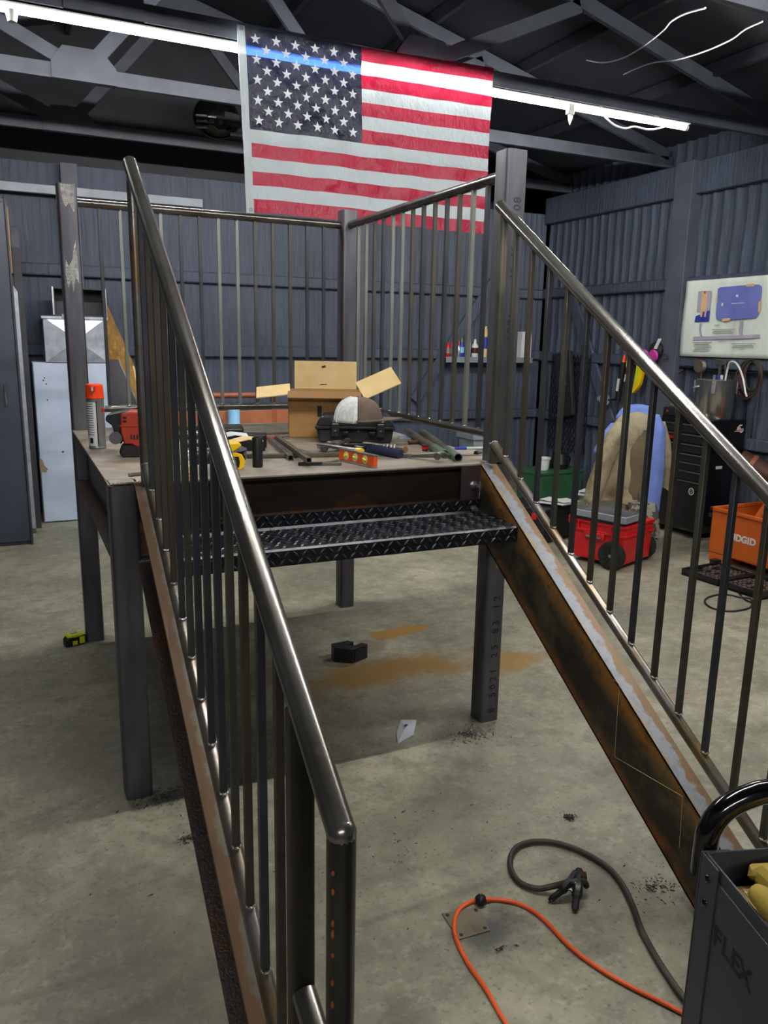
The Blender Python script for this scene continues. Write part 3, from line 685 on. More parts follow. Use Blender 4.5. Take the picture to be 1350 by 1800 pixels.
for k in range(2): MB().bb(.03, .044, -.0055, -.003, .135+k*.014, .143+k*.014).build('slot', 'black', ho)
# coiled black cable in the middle left
p = P(356, 797, z=D0); t = thing('cable_coil', 'coil of black cable heaped behind the left balusters', 'cable', p)
pts = [(.085*math.cos(a*.42)*(1+.1*math.sin(a)), .06*math.sin(a*.42)*(1+.12*math.cos(a*1.3))+.05, .009+.0024*a+.004*math.sin(a*2)) for a in range(46)]
MB().tube(pts, .008, 8).build('loop', 'blackmat', t)
pts = [(.05*math.cos(a*.5)-.01, .05*math.sin(a*.5)+.06, .02+.0018*a) for a in range(30)]
MB().tube(pts, .005, 8).build('loop', 'steel_light', t)
p = P(372, 745, z=D0); t = thing('tape_roll', 'white roll of tape standing among tools at the back', 'tape roll', p)
MB().lathe([(.017, 0), (.03, 0), (.03, .02), (.017, .02), (.017, 0)], n=24, rot=eul(PI/2-.2, 0, .4), c=(0, 0, .031)).build('roll', 'white_plastic', t)
p = P(262, 778, z=D0); t = thing('paint_marker', 'thin paint marker with blue and red bands standing up', 'marker', p)
MB().tube([(0, 0, 0), (.004, 0, .1)], .007, 10).build('barrel', 'white_plastic', t); MB().tube([(.003, 0, .06), (.0036, 0, .08)], .0076, 10).build('band', 'blue', t); MB().tube([(.001, 0, .015), (.0018, 0, .03)], .0076, 10).build('band', 'red', t)
# cordless grinder
p = P(414, 828, z=D0); t = thing('angle_grinder', 'yellow and black cordless angle grinder lying near the deck edge', 'power tool', p, .12)
bt = MB().prism([(-.045, .0), (.02, 0), (.035, .012), (.038, .035), (.025, .06), (.0, .068), (-.045, .066)], 'y', 0, .07).build('battery', 'yellow', t, bevel=.005)
MB().prism([(-.03, .012), (.012, .012), (.016, .03), (.012, .05), (-.03, .05)], 'y', -.003, .01).build('terminal_recess', 'black', bt)
for k in range(5): MB().bb(-.022, .002, -.0045, -.002, .017+k*.0065, .0195+k*.0065).build('contact', 'steel_light', bt)
MB().prism([(-.05, .055), (-.03, .098), (.02, .1), (.03, .085), (0, .066)], 'y', .005, .062).build('rear_grip', 'yellow', t, bevel=.006)
MB().prism([(-.03, .062), (.0, .07), (.028, .062), (.045, .08), (.045, .045), (.035, .03), (.036, .05), (.02, .064)], 'y', .0, .066).build('overmould', 'grey_plastic', t, bevel=.004)
MB().tube([(-.04, .035, .055), (-.13, .045, .05)], [.03, .026], 14).build('body', 'black', t)
MB().tube([(-.13, .045, .05), (-.165, .05, .045)], [.03, .026], 14).build('gear_head', 'steel_light', t)
MB().lathe([(0, -.006), (.055, -.006), (.055, .004), (0, .004)], n=28, rot=eul(.5, .9, 0), c=(-.17, .03, .06)).build('disc', 'white_plastic', t)
# black cylinder and black tube offcut
p = P(453, 821, z=D0); t = thing('black_socket', 'small black cylinder standing upright near the deck edge', 'socket', p)
MB().lathe([(0, .002), (.017, 0), (.019, .003), (.019, .104), (.017, .108), (.013, .108), (.013, .07), (0, .07)], n=28).build('shell', 'black', t, smooth=30)
MB().lathe([(.013, .1078), (.0165, .1082)], n=28).build('rim', 'steel', t)
p = P(466, 793, z=D0); t = thing('black_channel', 'short black rectangular steel offcut behind the black cylinder', 'offcut', p, math.radians(-20))
b_ = MB(); b_.bb(-.13, 0, 0, .008, 0, .062); b_.bb(-.13, 0, .11, .118, 0, .062); b_.bb(-.13, 0, 0, .118, .056, .064); b_.build('section', 'black', t, bevel=.002)
for k, (px, py, m, nm, lbl, ct) in enumerate(((410, 768, 'paper', 'paper_scrap', 'crumpled grey paper lying on tools behind the grinder', 'paper'), (435, 776, 'card_light', 'cardboard_scrap', 'torn cardboard strip beside the black offcut', 'cardboard'))):
    p = P(px, py, z=D0+.07); t = MB().add([(-.06, -.02, 0), (.0, -.03, .012), (.06, -.01, .0), (.065, .04, .008), (.0, .05, .016), (-.065, .035, .004), (0, .01, .02)], [(0, 1, 6), (1, 2, 6), (2, 3, 6), (3, 4, 6), (4, 5, 6), (5, 0, 6)])
    o = t.build(nm, m, None, smooth=0, loc=tuple(p)); s_ = o.modifiers.new('t', 'SOLIDIFY'); s_.thickness = .003; tag(o, lbl, ct)
p = P(432, 775, z=D0); t = thing('tool_pouch', 'low black pouch under the paper behind the grinder', 'pouch', p, -.2)
MB().bb(-.16, -.005, .03, .14, 0, .064).build('pouch', 'blackmat', t, bevel=.015); MB().bb(-.155, -.01, .025, .032, .02, .05).build('pocket', 'black', t, bevel=.004)
p = P(482, 773, z=D0); t = thing('pliers', 'red-handled pliers lying at the end of the square tubes', 'pliers', p, .3)
for s in (-1, 1):
    MB().tube(smooth_path([(.0, .004*s, .01), (-.03, .012*s, .011), (-.07, .014*s, .012), (-.1, .009*s, .012)], 4), .006, 8).build('handle', 'red', t)
    MB().tube([(.0, .004*s, .01), (.025, .006*s, .01), (.05, .0015*s, .009)], [.007, .006, .003], 8).build('jaw', 'steel', t)
MB().tube([(0, 0, .004), (0, 0, .017)], .008, 12).build('pivot', 'steel_light', t)
bar('steel_bar', 'steel_olive', (434, 806), (640, 802), .018, 'long flat steel bar lying lengthwise across the deck', 'steel bar', hollow=True)
bar('steel_tube', 'steel', (511, 810), (474, 776), .022, 'square steel tube offcut pointing left of its twin', 'steel tube', z=D0)
bar('steel_tube', 'steel_olive', (543, 814), (487, 773), .02, 'long square steel tube with worn olive sides', 'steel tube', z=D0+.019)
bar('flat_bar', 'steel_light', (530, 791), (562, 803), .012, 'thin bright flat bar beside the square tubes', 'steel bar', h=.005, hollow=False)
p = P(524, 819, z=D0); t = thing('angle_bracket', 'small dark bent steel bracket near the front deck edge', 'bracket', p, -.28)
MB().bb(0, .09, 0, .012, 0, .014).build('foot', 'black', t, bevel=.002); MB().bb(.085, .16, .0, .012, .0, .012).build('arm', 'steel', t, bevel=.002)
MB().tube([(.1, .01, .008), (.13, .03, .012), (.15, .04, .014)], .006, 8).build('bent_end', 'steel', t)
# cardboard box
p = P(507, 769, z=D0); t = thing('cardboard_box', 'open brown cardboard box with raised flaps behind the black case', 'cardboard box', p, math.radians(-22))
bw, bd, bh, th = .34, .24, .215, .005
MB().bb(0, bw, 0, th, 0, bh).build('front_wall', 'card', t); MB().bb(0, bw, bd-th, bd, 0, bh).build('back_wall', 'card', t)
MB().bb(0, th, 0, bd, 0, bh).build('side_wall', 'card', t); MB().bb(bw-th, bw, 0, bd, 0, bh).build('side_wall', 'card', t); MB().bb(0, bw, 0, bd, 0, th).build('bottom', 'card', t)
fb = MB().box((bw/2, bd+.005, bh+.068), (bw*.9, th, .135), eul(-.05, 0, 0)).build('back_flap', 'card_light', t)
MB().prism([(-.005, 0), (.012, .006), (.02, 0), (.005, -.005)], 'y', bd-.002, bd+.0005, off=(bw*.45, 0, bh+.11)).build('staple_mark', 'ink', fb); MB().bb(bw*.42, bw*.52, bd-.0005, bd+.001, bh+.02, bh+.024).build('print_mark', 'ink', fb)
MB().box((bw/2, -.035, bh-.012), (bw, .075, th), eul(.35, 0, 0)).build('front_flap', 'card_shaded', t)
MB().box((-.075, .08, bh-.003), (.16, .14, th), eul(.3, -.12, .05)).build('side_flap', 'card_light', t)
MB().box((bw+.085, .1, bh+.04), (.19, .14, th), eul(.6, -.42, .1)).build('side_flap', 'card_light', t)
MB().bb(bw*.4, bw*.46, -.0008, .001, .1, .15).build('print_mark', 'ink', t)
# hard case
p0, p1 = P(556, 779, z=D0), P(692, 781, z=D0); d = p1-p0; cw = float(np.hypot(d[0], d[1])); t = thing('hard_case', 'black hard tool case with two latches under the cap', 'case', p0, math.atan2(d[1], d[0]))
cdp = .25
bo = MB().prism([(.012, 0), (cw-.012, 0), (cw, .068), (0, .068)], 'y', .008, cdp).build('bottom_shell', 'case_black', t, bevel=.01)
li = MB().prism([(0, .074), (cw, .074), (cw-.006, .1), (cw-.025, .122), (.025, .122), (.006, .1)], 'y', .0, cdp+.004).build('lid', 'case_black', t, bevel=.009)
MB().bb(-.006, cw+.006, -.006, cdp+.008, .064, .078).build('rim', 'blackmat', t, bevel=.004)
for k in range(3): MB().bb(.07, cw-.07, .05+k*.06, .075+k*.06, .12, .126).build('lid_rib', 'black', li, bevel=.004)
for x in (.085, cw-.06):
    la = MB().bb(x-.018, x+.018, -.016, .004, .03, .11).build('latch', 'blackmat', t, bevel=.004)
    for z in (.088, .1): MB().bb(x-.013, x+.013, -.0185, -.015, z-.003, z+.004).build('latch_pin', 'steel_light', la, bevel=.001)
    MB().bb(x-.005, x+.005, -.0185, -.015, .056, .062).build('latch_pin', 'steel_light', la, bevel=.001)
for x in (cw*.37, cw*.72): MB().bb(x-.015, x+.015, -.014, .01, .04, .056).build('handle_hinge', 'black', t, bevel=.004)
MB().tube([(cw*.54, .003, .056), (cw*.54, -.002, .056)], .0045, 10).build('purge_valve', 'steel_light', t)
# cap on the case
p = P(628, 741, z=D0+.128); t = thing('baseball_cap', 'brown trucker cap with white mesh back resting on the case', 'cap', p, math.radians(-27))
def crown(a0, a1, name, mat, rx=.1, ry=.086, h=.1):
    b = MB(); n, m = 14, 9; vs = []
    for j in range(m+1):
        f = j/m; rr = math.cos(f*PI/2)**.62; z = h*math.sin(f*PI/2)**1.15
        for i in range(n+1):
            a = a0+(a1-a0)*i/n; bul = 1+.05*math.sin(f*PI)*max(0, math.cos(a))+.012*math.cos(3*a)
            vs.append((rx*rr*bul*math.cos(a), ry*rr*bul*math.sin(a), z))
    b.add(vs, [(j*(n+1)+i, j*(n+1)+i+1, (j+1)*(n+1)+i+1, (j+1)*(n+1)+i) for j in range(m) for i in range(n)])
    o = b.build(name, mat, t, smooth=80, recalc=False); s_ = o.modifiers.new('t', 'SOLIDIFY'); s_.thickness = .002; return o
crown(-PI*.48, PI*.48, 'front_panel', 'cap_brown'); mb_ = crown(PI*.48, PI*1.52, 'mesh_back', 'cap_white')
for a in (PI*.52, PI*.8, PI*1.2, PI*1.47): MB().tube([(.101*math.cos(a)*math.cos(f*PI/2)**.62, .087*math.sin(a)*math.cos(f*PI/2)**.62, .1005*math.sin(f*PI/2)**1.15) for f in [k/10 for k in range(10)]], .003, 6).build('seam', 'white_plastic', mb_)
b = MB(); n = 16; vs = []
for j in range(7):
    f = j/6
    for i in range(n+1):
        a = -PI*.5+PI*i/n; rr = 1+f*.85*max(0, math.cos(a))**.8
        vs.append((.1*rr*math.cos(a)+.002, .086*math.sin(a)*(1+.02*f), .012+.004*f-.012*abs(math.sin(a))**2*f))
b.add(vs, [(j*(n+1)+i, j*(n+1)+i+1, (j+1)*(n+1)+i+1, (j+1)*(n+1)+i) for j in range(6) for i in range(n)])
o = b.build('brim', 'cap_brown', t, smooth=80, recalc=False); s_ = o.modifiers.new('t', 'SOLIDIFY'); s_.thickness = .004
MB().ell((0, 0, .101), (.007, .007, .004)).build('button', 'cap_brown', t)
# torpedo level
p0, p1 = P(595, 810, z=D0), P(661, 825, z=D0); d = p1-p0; ln = .228; t = thing('spirit_level', 'orange torpedo level with three vials leaning on its edge', 'level', p0, math.atan2(d[1], d[0]), rx=-.08)
ln = float(np.linalg.norm(P(661, 825, z=D0)-p0))*.93
h = .05
bo = MB().bb(0, ln, 0, .018, .006, h-.006).build('body', 'level', t, bevel=.002)
for z in (.003, h-.003): MB().bb(-.001, ln+.001, -.001, .02, z-.003, z+.003).build('edge_rail', 'steel_light', t, bevel=.001)
for k, x in enumerate((.22, .48, .76)):
    w_ = MB().tube([(ln*x, -.0015, h*.52), (ln*x, .001, h*.52)], .0155, 20).build('window', 'cream', bo); MB().tube([(ln*x-.009, -.003, h*.52+(k-1)*.003), (ln*x+.009, -.003, h*.52-(k-1)*.003)], .0045, 8).build('vial', 'lime', w_)
# hammers, chisels, rods
def tool(name, label, cat, a, b, z=D0):
    p, q = P(*a, z=z), P(*b, z=z); d = q-p; return thing(name, label, cat, p, math.atan2(d[1], d[0])), float(np.hypot(d[0], d[1]))
t, ln = tool('ball_hammer', 'ball hammer with round steel face at the front of the case', 'hammer', (566, 793), (640, 790))
MB().tube([(0, -.035, .02), (0, -.02, .02), (0, 0, .02), (0, .025, .02), (0, .045, .02)], [.018, .018, .013, .015, .006], 16).build('head', 'steel', t); MB().tube([(0, 0, .02), (ln*.9, 0, .014), (ln*1.1, 0, .014)], [.008, .01, .011], 10).build('handle', 'black', t)
t, ln = tool('cold_chisel', 'long dark pry bar crossing in front of the case', 'chisel', (557, 783), (632, 795), D0+.028)
MB().tube([(0, 0, .004), (.04, 0, .006), (ln, 0, .006)], [.003, .008, .009], 8).build('shaft', 'steel', t); MB().tube([(ln*.93, 0, .006), (ln*1.06, 0, .006)], .011, 10).build('yellow_grip', 'yellow', t)
t, ln = tool('wood_wedge', 'short flat brown steel offcut in front of the case', 'offcut', (588, 790), (612, 776), D0+.01)
MB().bb(0, ln, -.012, .012, 0, .016).build('block', 'steel_olive', t, bevel=.002)
t, ln = tool('blue_hammer', 'hammer with dark blue ribbed grip pointing at the level', 'hammer', (703, 806), (640, 794))
MB().tube([(0, 0, .018), (.01, 0, .019), (ln*.85, 0, .015), (ln, 0, .013)], [.017, .019, .015, .012], 14).build('grip', 'blue_handle', t)
for k in range(9): MB().tube([(.02+k*ln*.09, 0, .018), (.024+k*ln*.09, 0, .018)], .0195, 14).build('grip_rib', 'blue_handle', t)
MB().tube([(ln, 0, .013), (ln*1.8, 0, .013)], .008, 10).build('shaft', 'steel', t); MB().bb(ln*1.75, ln*1.9, -.05, .05, 0, .026).build('head', 'steel', t, bevel=.006)
t, ln = tool('scratch_rod', 'thin bright steel rod with brown end lying before the case', 'rod', (624, 786), (728, 781))
MB().tube([(0, 0, .006), (ln, 0, .006)], .0035, 8).build('rod', 'steel_light', t); MB().tube([(ln*.9, 0, .009), (ln*1.08, 0, .009)], .009, 10).build('end_knob', 'brownpipe', t); MB().tube([(ln*1.08, 0, .009), (ln*1.13, 0, .009)], .005, 8).build('tip', 'steel_light', t)
t, ln = tool('mallet', 'wooden-ended round bar lying behind the blue hammer', 'mallet', (712, 796), (640, 787))
MB().tube([(0, 0, .014), (ln, 0, .014)], .0135, 14).build('bar', 'steel_olive', t); MB().tube([(-.004, 0, .014), (.006, 0, .014)], .014, 14).build('worn_end', 'wood', t)
for k, (px, py) in enumerate(((672, 796), (678, 796), (685, 797), (691, 797))):
    p = P(px, py, z=D0); tt = MB().tube([(0, 0, .004), (.012, .01, .036)], .0032, 8).build('soapstone_stick', 'white_plastic', None, loc=tuple(p)); tag(tt, ['first', 'second', 'third', 'fourth'][k]+' of four short white sticks beside the blue hammer, from the left', 'marker', 'white sticks by the hammer')
t, ln = tool('claw_hammer', 'steel claw hammer overhanging the right front deck edge', 'hammer', (779, 812), (722, 806))
MB().tube([(.0, 0, .03), (ln*.4, 0, .022), (ln, 0, .01), (ln*1.3, 0, .008)], [.013, .011, .006, .006], 12).build('handle', 'steel', t)
MB().tube(smooth_path([(.0, -.05, .012), (-.004, -.03, .022), (0, 0, .03), (.002, .035, .032), (-.004, .06, .028)], 4), [.006]*3+[.008]*4+[.011]*4+[.013]*4+[.014]*2, 12).build('head', 'steel', t)
MB().tube([(ln*.95, 0, .01), (ln*1.3, 0, .008)], .0068, 10).build('bright_shank', 'steel_light', t)
for nm, a, b, r, m, lbl in (('steel_pipe', (782, 806), (716, 765), .017, 'steel_olive', 'olive steel pipe left of the green-ended pipe'), ('steel_pipe', (805, 812), (742, 766), .0165, 'steel_olive', 'steel pipe with a green open end by the right post')):
    t, ln = tool(nm, lbl, 'pipe', a, b); MB().pipe((0, 0, r), (ln, 0, r), r, .0025).build('pipe', m, t, smooth=50)
    if 'green' in lbl: MB().pipe((-.002, 0, r), (ln*.25, 0, r), r*1.04, .002).build('green_band', 'greenpipe', t, smooth=50)
    else: MB().tube([(ln*.1, 0, r), (ln*.35, 0, r)], r*1.02, 16, caps=False).build('yellow_band', 'bal_brown', t)
p = P(747, 793, z=D0); t = thing('red_block', 'tiny red marked block between the pipes and rods', 'block', p, .3); MB().bb(-.009, .009, -.009, .009, 0, .026).build('block', 'brownpipe', t, bevel=.002); MB().bb(-.0095, .0095, -.0095, .0095, .008, .018).build('band', 'red', t)
p = P(822, 798, z=D0); t = thing('steel_plate', 'thin grey steel plate lying beside the right post', 'plate', p, -.25); MB().bb(-.1, .06, -.05, .11, 0, .004).build('plate', 'deck', t, bevel=.001)
p = P(800, 792, z=D0); t = thing('blue_marker', 'blue-capped marker lying by the right post', 'marker', p, -.2); MB().tube([(0, 0, .008), (.05, 0, .008)], .008, 10).build('cap', 'blue', t); MB().tube([(.05, 0, .008), (.13, 0, .008)], .0075, 10).build('barrel', 'white_plastic', t)
p = P(838, 800, z=D0); t = thing('small_bolt', 'small dark bolt lying against the right post', 'bolt', p, .4); MB().tube([(0, 0, .008), (.03, 0, .008)], .006, 8).build('shank', 'steel', t); MB().tube([(-.008, 0, .008), (0, 0, .008)], .011, 6).build('head', 'black', t, smooth=0)
p = P(708, 770, z=D0); t = thing('grey_plate', 'pale grey sheet offcut right of the black case', 'plate', p, -.4); MB().bb(-.02, .1, -.04, .09, 0, .006).build('plate', 'galv', t, bevel=.001)
p = P(228, 838, z=D0); t = thing('short_rod', 'short dark rod lying by the front left end pipe', 'rod', p, .35); MB().tube([(0, 0, .006), (.07, 0, .006)], .006, 10).build('rod', 'steel', t); MB().tube([(-.002, 0, .006), (.001, 0, .006)], .0065, 10).build('cut_end', 'steel_light', t)
p = P(330, 838, z=D0); t = thing('wood_block', 'small tan wooden block seen between left balusters', 'block', p, .2); MB().bb(-.03, .02, -.015, .02, 0, .035).build('block', 'card_light', t, bevel=.003); MB().bb(-.028, .018, -.0155, -.0145, .01, .014).build('saw_mark', 'card', t)

# ------------------------------------------------------------------ things on the floor
p = P(612, 1160, z=0); t = thing('tube_offcut', 'black notched square tube offcut on the floor under the platform', 'offcut', p, math.radians(-8))
h = .075; b_ = MB()
b_.prism([(-.075, -.01), (.01, -.05), (.1, .0), (.075, .025), (.035, .0), (-.005, .02), (.04, .045), (.015, .07), (-.075, .05)], 'z', 0, h)
ob = b_.build('body', 'black', t, bevel=.002)
MB().box((.055, -.0266, h/2), (.072, .003, h*.78), eul(0, 0, math.atan2(.05, .09))).build('open_end', 'ink', t)
p = P(133, 1133, z=0); t = thing('tape_measure', 'lime and black tape measure beside the rear left post', 'tape measure', p, .25)
bd_ = MB().prism([(-.055, 0), (.04, 0), (.055, .01), (.055, .04), (.04, .058), (.0, .06), (-.04, .056), (-.055, .035)], 'y', -.02, .03).build('body', 'black', t, bevel=.008)
MB().prism([(-.045, .05), (.0, .045), (.045, .052), (.04, .06), (0, .063), (-.035, .06)], 'y', -.021, .031).build('top_shell', 'lime', t, bevel=.003)
MB().bb(.015, .042, -.0225, -.018, .008, .045).build('side_panel', 'lime', bd_, bevel=.003); MB().bb(-.02, .005, -.0225, -.018, .006, .028).build('button', 'lime', bd_, bevel=.004); MB().bb(-.018, .01, -.005, .02, .0585, .066).build('belt_clip', 'steel_light', t, bevel=.001)
p = P(713, 1293, z=0); t = thing('paper_scrap', 'folded white paper scrap with a dark print on the floor', 'paper', p, 0.)
q = [P(a, c, z=0)-p for a, c in ((705, 1270), (732, 1275), (727, 1293), (699, 1308), (697, 1290))]
o = MB().add([q[0]+[0, 0, .012], q[1]+[0, 0, .025], q[2]+[0, 0, .004], q[3]+[0, 0, .002], q[4]+[0, 0, .006], np.mean(q, 0)+[0, 0, .022]], [(0, 1, 5), (1, 2, 5), (2, 3, 5), (3, 4, 5), (4, 0, 5)]).build('sheet', 'paper', t, smooth=0); o.modifiers.new('t', 'SOLIDIFY').thickness = .0012
c_ = np.mean(q, 0); MB().add([c_+[.0, -.005, .0255], c_+[.018, .008, .025], c_+[.012, .02, .0245], c_+[-.004, .006, .0255]], [(0, 1, 2, 3)]).build('print_mark', 'ink', t, smooth=0)
q = [P(a, c, z=0) for a, c in ((776, 1607), (841, 1596), (862, 1637), (807, 1653))]; cpt = np.mean(q, 0); t = thing('floor_plate', 'square bolted steel plate set on the floor under the orange cord', 'plate', cpt)
o = MB().prism([tuple((k-cpt)[:2]) for k in q], 'z', 0, .004).build('plate', 'floorplate', t, bevel=.001)
for k in (0, 1, 2, 3):
    e = (q[k]-cpt)*.76; MB().tube([(e[0], e[1], .0035), (e[0], e[1], .0048)], .0055, 10).build('bolt_hole', 'ink', t)
# orange extension cord with a black stopper ball
pts = [P(a, c, z=.007) for a, c in ((960, 1905), (890, 1800), (855, 1740), (822, 1692), (802, 1650), (799, 1622), (808, 1598), (830, 1584))]+[P(845, 1582, z=.014)]+[P(a, c, z=.007) for a, c in ((866, 1581), (900, 1585), (932, 1598), (962, 1622), (1000, 1662), (1045, 1697), (1100, 1730), (1150, 1755), (1215, 1788), (1300, 1830))]
pts[0][2] = .007; t = thing('orange_power_lead', 'orange extension cord looping across the floor', 'cord', (pts[0][0], pts[0][1], 0)); o_ = np.array([pts[0][0], pts[0][1], 0])
MB().tube([k-o_ for k in smooth_path(pts, 6)], .0058, 10).build('cord', 'cord', t)
bp = P(845, 1582, z=.016); t = thing('stopper_ball', 'black ribbed stopper ball on the orange cord', 'ball', (bp[0], bp[1], 0)); MB().ell((0, 0, .016), (.0155, .0155, .0155), 16, 10).build('ball', 'black', t)
for k in range(4): MB().tube([(.0158*math.cos(a*PI/8)*math.cos(k*PI/4), .0158*math.cos(a*PI/8)*math.sin(k*PI/4), .016+.0158*math.sin(a*PI/8)) for a in range(16)], .0013, 5, closed=True).build('rib', 'blackmat', t)
# welding ground clamp and its cable
cl = P(1005, 1565, z=0); t = thing('ground_clamp', 'black welding ground clamp lying on the floor', 'clamp', (cl[0], cl[1], 0))
rel = lambda a, c, z: P(a, c, z=z)-np.array([cl[0], cl[1], 0])
for nm, q in (('jaw_arm', [(1012, 1535, .06), (1000, 1552, .05), (985, 1568, .03), (965, 1583, .006)]), ('jaw_arm', [(1018, 1530, .06), (1016, 1560, .05), (1013, 1580, .03), (1010, 1602, .006)])):
    MB().tube(smooth_path([rel(*k) for k in q], 4), [.012]*4+[.014]*4+[.010]*4+[.006], 6).build(nm, 'black', t, smooth=40)
MB().tube([rel(1008, 1558, .045), rel(1018, 1556, .045)], .016, 12).build('spring', 'steel', t); MB().tube([rel(1020, 1540, .055), rel(1030, 1540, .055)], .012, 8).build('terminal_bolt', 'brownpipe', t)
MB().tube(smooth_path([rel(968, 1583, .01), rel(985, 1566, .035), rel(1005, 1566, .04), rel(1012, 1590, .02)], 4), .004, 6).build('cross_strap', 'steel', t)
pts = [P(a, c, z=z) for a, c, z in ((1031, 1558, .03), (1026, 1549, .05), (1005, 1550, .055), (975, 1557, .03), (945, 1562, .014), (915, 1552, .011), (899, 1530, .011), (898, 1505, .011), (912, 1487, .011), (940, 1479, .011), (980, 1482, .011), (1025, 1498, .011), (1065, 1522, .011), (1092, 1552, .011), (1112, 1592, .011), (1130, 1640, .011), (1165, 1702, .011), (1215, 1772, .011), (1300, 1880, .011))]
MB().tube([k-np.array([cl[0], cl[1], 0]) for k in smooth_path(pts, 6)], .0088, 10).build('cable', 'cable', t)
# metal shavings swept into small heaps
def shavings(px, py, rx, ry, n, label, s=1.):
    p = P(px, py, z=0); b = MB()
    for k in range(n):
        r = rnd.gauss(0, .45); a = rnd.random()*2*PI; x, y = rx*r*math.cos(a), ry*r*math.sin(a); l = (.002+.008*rnd.random()**3)*s; an = rnd.random()*PI; z = .0015+.006*rnd.random()*max(0, 1-abs(r))
        c1, s1 = math.cos(an)*l, math.sin(an)*l; w_ = .0008*s; b.add([(x-c1, y-s1, z), (x+s1*.3-w_, y-c1*.3+w_, z+.003*s), (x+c1, y+s1, z+.001), (x+s1*.3+w_, y-c1*.3-w_, z-.001)], [(0, 1, 2), (0, 2, 3), (0, 3, 1), (1, 3, 2)])
    o = b.build('metal_shavings', 'shaving', None, smooth=0, loc=tuple(p), recalc=False); tag(o, label, 'shavings', kind='stuff'); return o
shavings(290, 1402, .16, .09, 260, 'bright metal shavings around the front left post foot'); shavings(825, 1292, .16, .12, 260, 'metal shavings scattered by the front right post foot')
shavings(1000, 1438, .035, .025, 160, 'tight clump of metal shavings on the open floor'); shavings(330, 1475, .05, .04, 70, 'metal shavings clump beside the left stringer')
shavings(1150, 1560, .22, .1, 160, 'loose metal shavings along the right stringer'); shavings(700, 1480, .9, .5, 110, 'stray metal shavings sprinkled over the front floor'); shavings(880, 1670, .05, .02, 20, 'few shiny shavings near the floor plate')

# ------------------------------------------------------------------ cart in the right foreground
CZ = .88; c0 = P(1240, 1497, z=CZ); t = thing('tool_cart', 'dark grey tool cart with black tube handle in the foreground', 'cart', (c0[0], c0[1], 0), math.atan2(-.306, .952))
cw_, cl_ = .46, .74
def wall_box(z0, z1, nm, mat):
    b = MB(); b.bb(0, .003, -cl_, 0, z0, z1); b.bb(cw_-.003, cw_, -cl_, 0, z0, z1); b.bb(0, cw_, -.003, 0, z0, z1); b.bb(0, cw_, -cl_, -cl_+.003, z0, z1); b.bb(0, cw_, -cl_, 0, z0, z0+.003); return b.build(nm, mat, t, bevel=.001)
tray = wall_box(CZ-.11, CZ, 'tray', 'cart'); wall_box(.16, .26, 'lower_tray', 'cart')
lw = MB(); lw.bb(-.002, .001, -cl_+.03, -.036, .45, CZ-.02); pn = lw.build('side_panel', 'cart', t, bevel=.001)
for (x, y) in ((0, 0), (cw_, 0), (0, -cl_), (cw_, -cl_)):
    sx = 1 if x == 0 else -1; sy = -1 if y == 0 else 1; b = MB()
    b.bb(*sorted((x-sx*.004, x-sx*.001)), *sorted((y+sy*0, y+sy*.038)), .1, CZ-.001); b.bb(*sorted((x-sx*.004, x+sx*.038)), *sorted((y-sy*.004, y-sy*.001)), .1, CZ-.001)
    lg = b.build('corner_leg', 'cart', t, bevel=.0008)
    MB().lathe([(0, -.012), (.045, -.012), (.05, -.006), (.05, .006), (.045, .012), (0, .012)], n=20, rot=eul(0, PI/2, 0), c=(x+sx*.02, y+sy*.02, .05)).build('caster', 'blackmat', t)
    if x == 0 and y == 0:
        for z in (CZ-.028, CZ-.065): MB().ell((-.004, -.018, z), (.004, .006, .006)).build('rivet', 'blackgloss', lg)
hp = [(.014, CZ-.05), (.014, CZ-.01), (.017, CZ+.02), (.035, CZ+.048), (.07, CZ+.066), (.12, CZ+.072)]; hp = smooth_path([(a, .022, c) for a, c in hp]+[(cw_-a, .022, c) for a, c in hp[::-1]], 6)
MB().tube(hp, .0165, 18).build('handle', 'blackgloss', t, smooth=60)
for k, ch in enumerate('FLEX'):
    text('stencil_letter', ch, .04, 'ink', pn, frame((-.0023, -.052-k*.021, CZ-.092), (0, -1, 0), (0, 0, 1)), .0003, bold=.0008)
for (x, y) in ((.022, -.008), (.03, -.045), (.035, -.085)): MB().ell((x, y if y > -.02 else y, CZ-.03 if y > -.02 else CZ-.1), (.006, .006, .005)).build('rivet', 'bolt', tray)
t = thing('foam_board', 'tan cardboard sheet lying inside the grey cart', 'cardboard', (c0[0], c0[1], CZ-.105), math.atan2(-.306, .952)); MB().bb(.03, .4, -.6, -.02, 0, .065).build('sheet', 'foam', t, bevel=.004); MB().bb(.04, .39, -.59, -.03, .065, .067).build('top_liner', 'card_light', t)
t = thing('work_glove', 'yellow leather work glove lying in the grey cart', 'glove', (c0[0]-.074, c0[1]+.014, CZ-.037), math.atan2(-.306, .952))
pl_ = MB(); pl_.ell((.17, -.12, .03), (.06, .08, .035), 14, 10); pl_.build('palm', 'glove', t)
for k in range(4): MB().tube(smooth_path([(.13+k*.025, -.08, .035), (.12+k*.028, -.05, .042+.003*k), (.118+k*.03, -.035-.012*abs(k-1.5), .035)], 4), [.017]*7+[.014, .010], 10).build('finger', 'glove', t)
MB().tube(smooth_path([(.125, -.14, .03), (.095, -.12, .045), (.085, -.085, .05)], 4), [.018]*6+[.015, .014, .01], 10).build('thumb', 'glove', t); MB().tube([(.19, -.18, .035), (.22, -.27, .04)], [.045, .055], 14).build('cuff', 'glove', t)

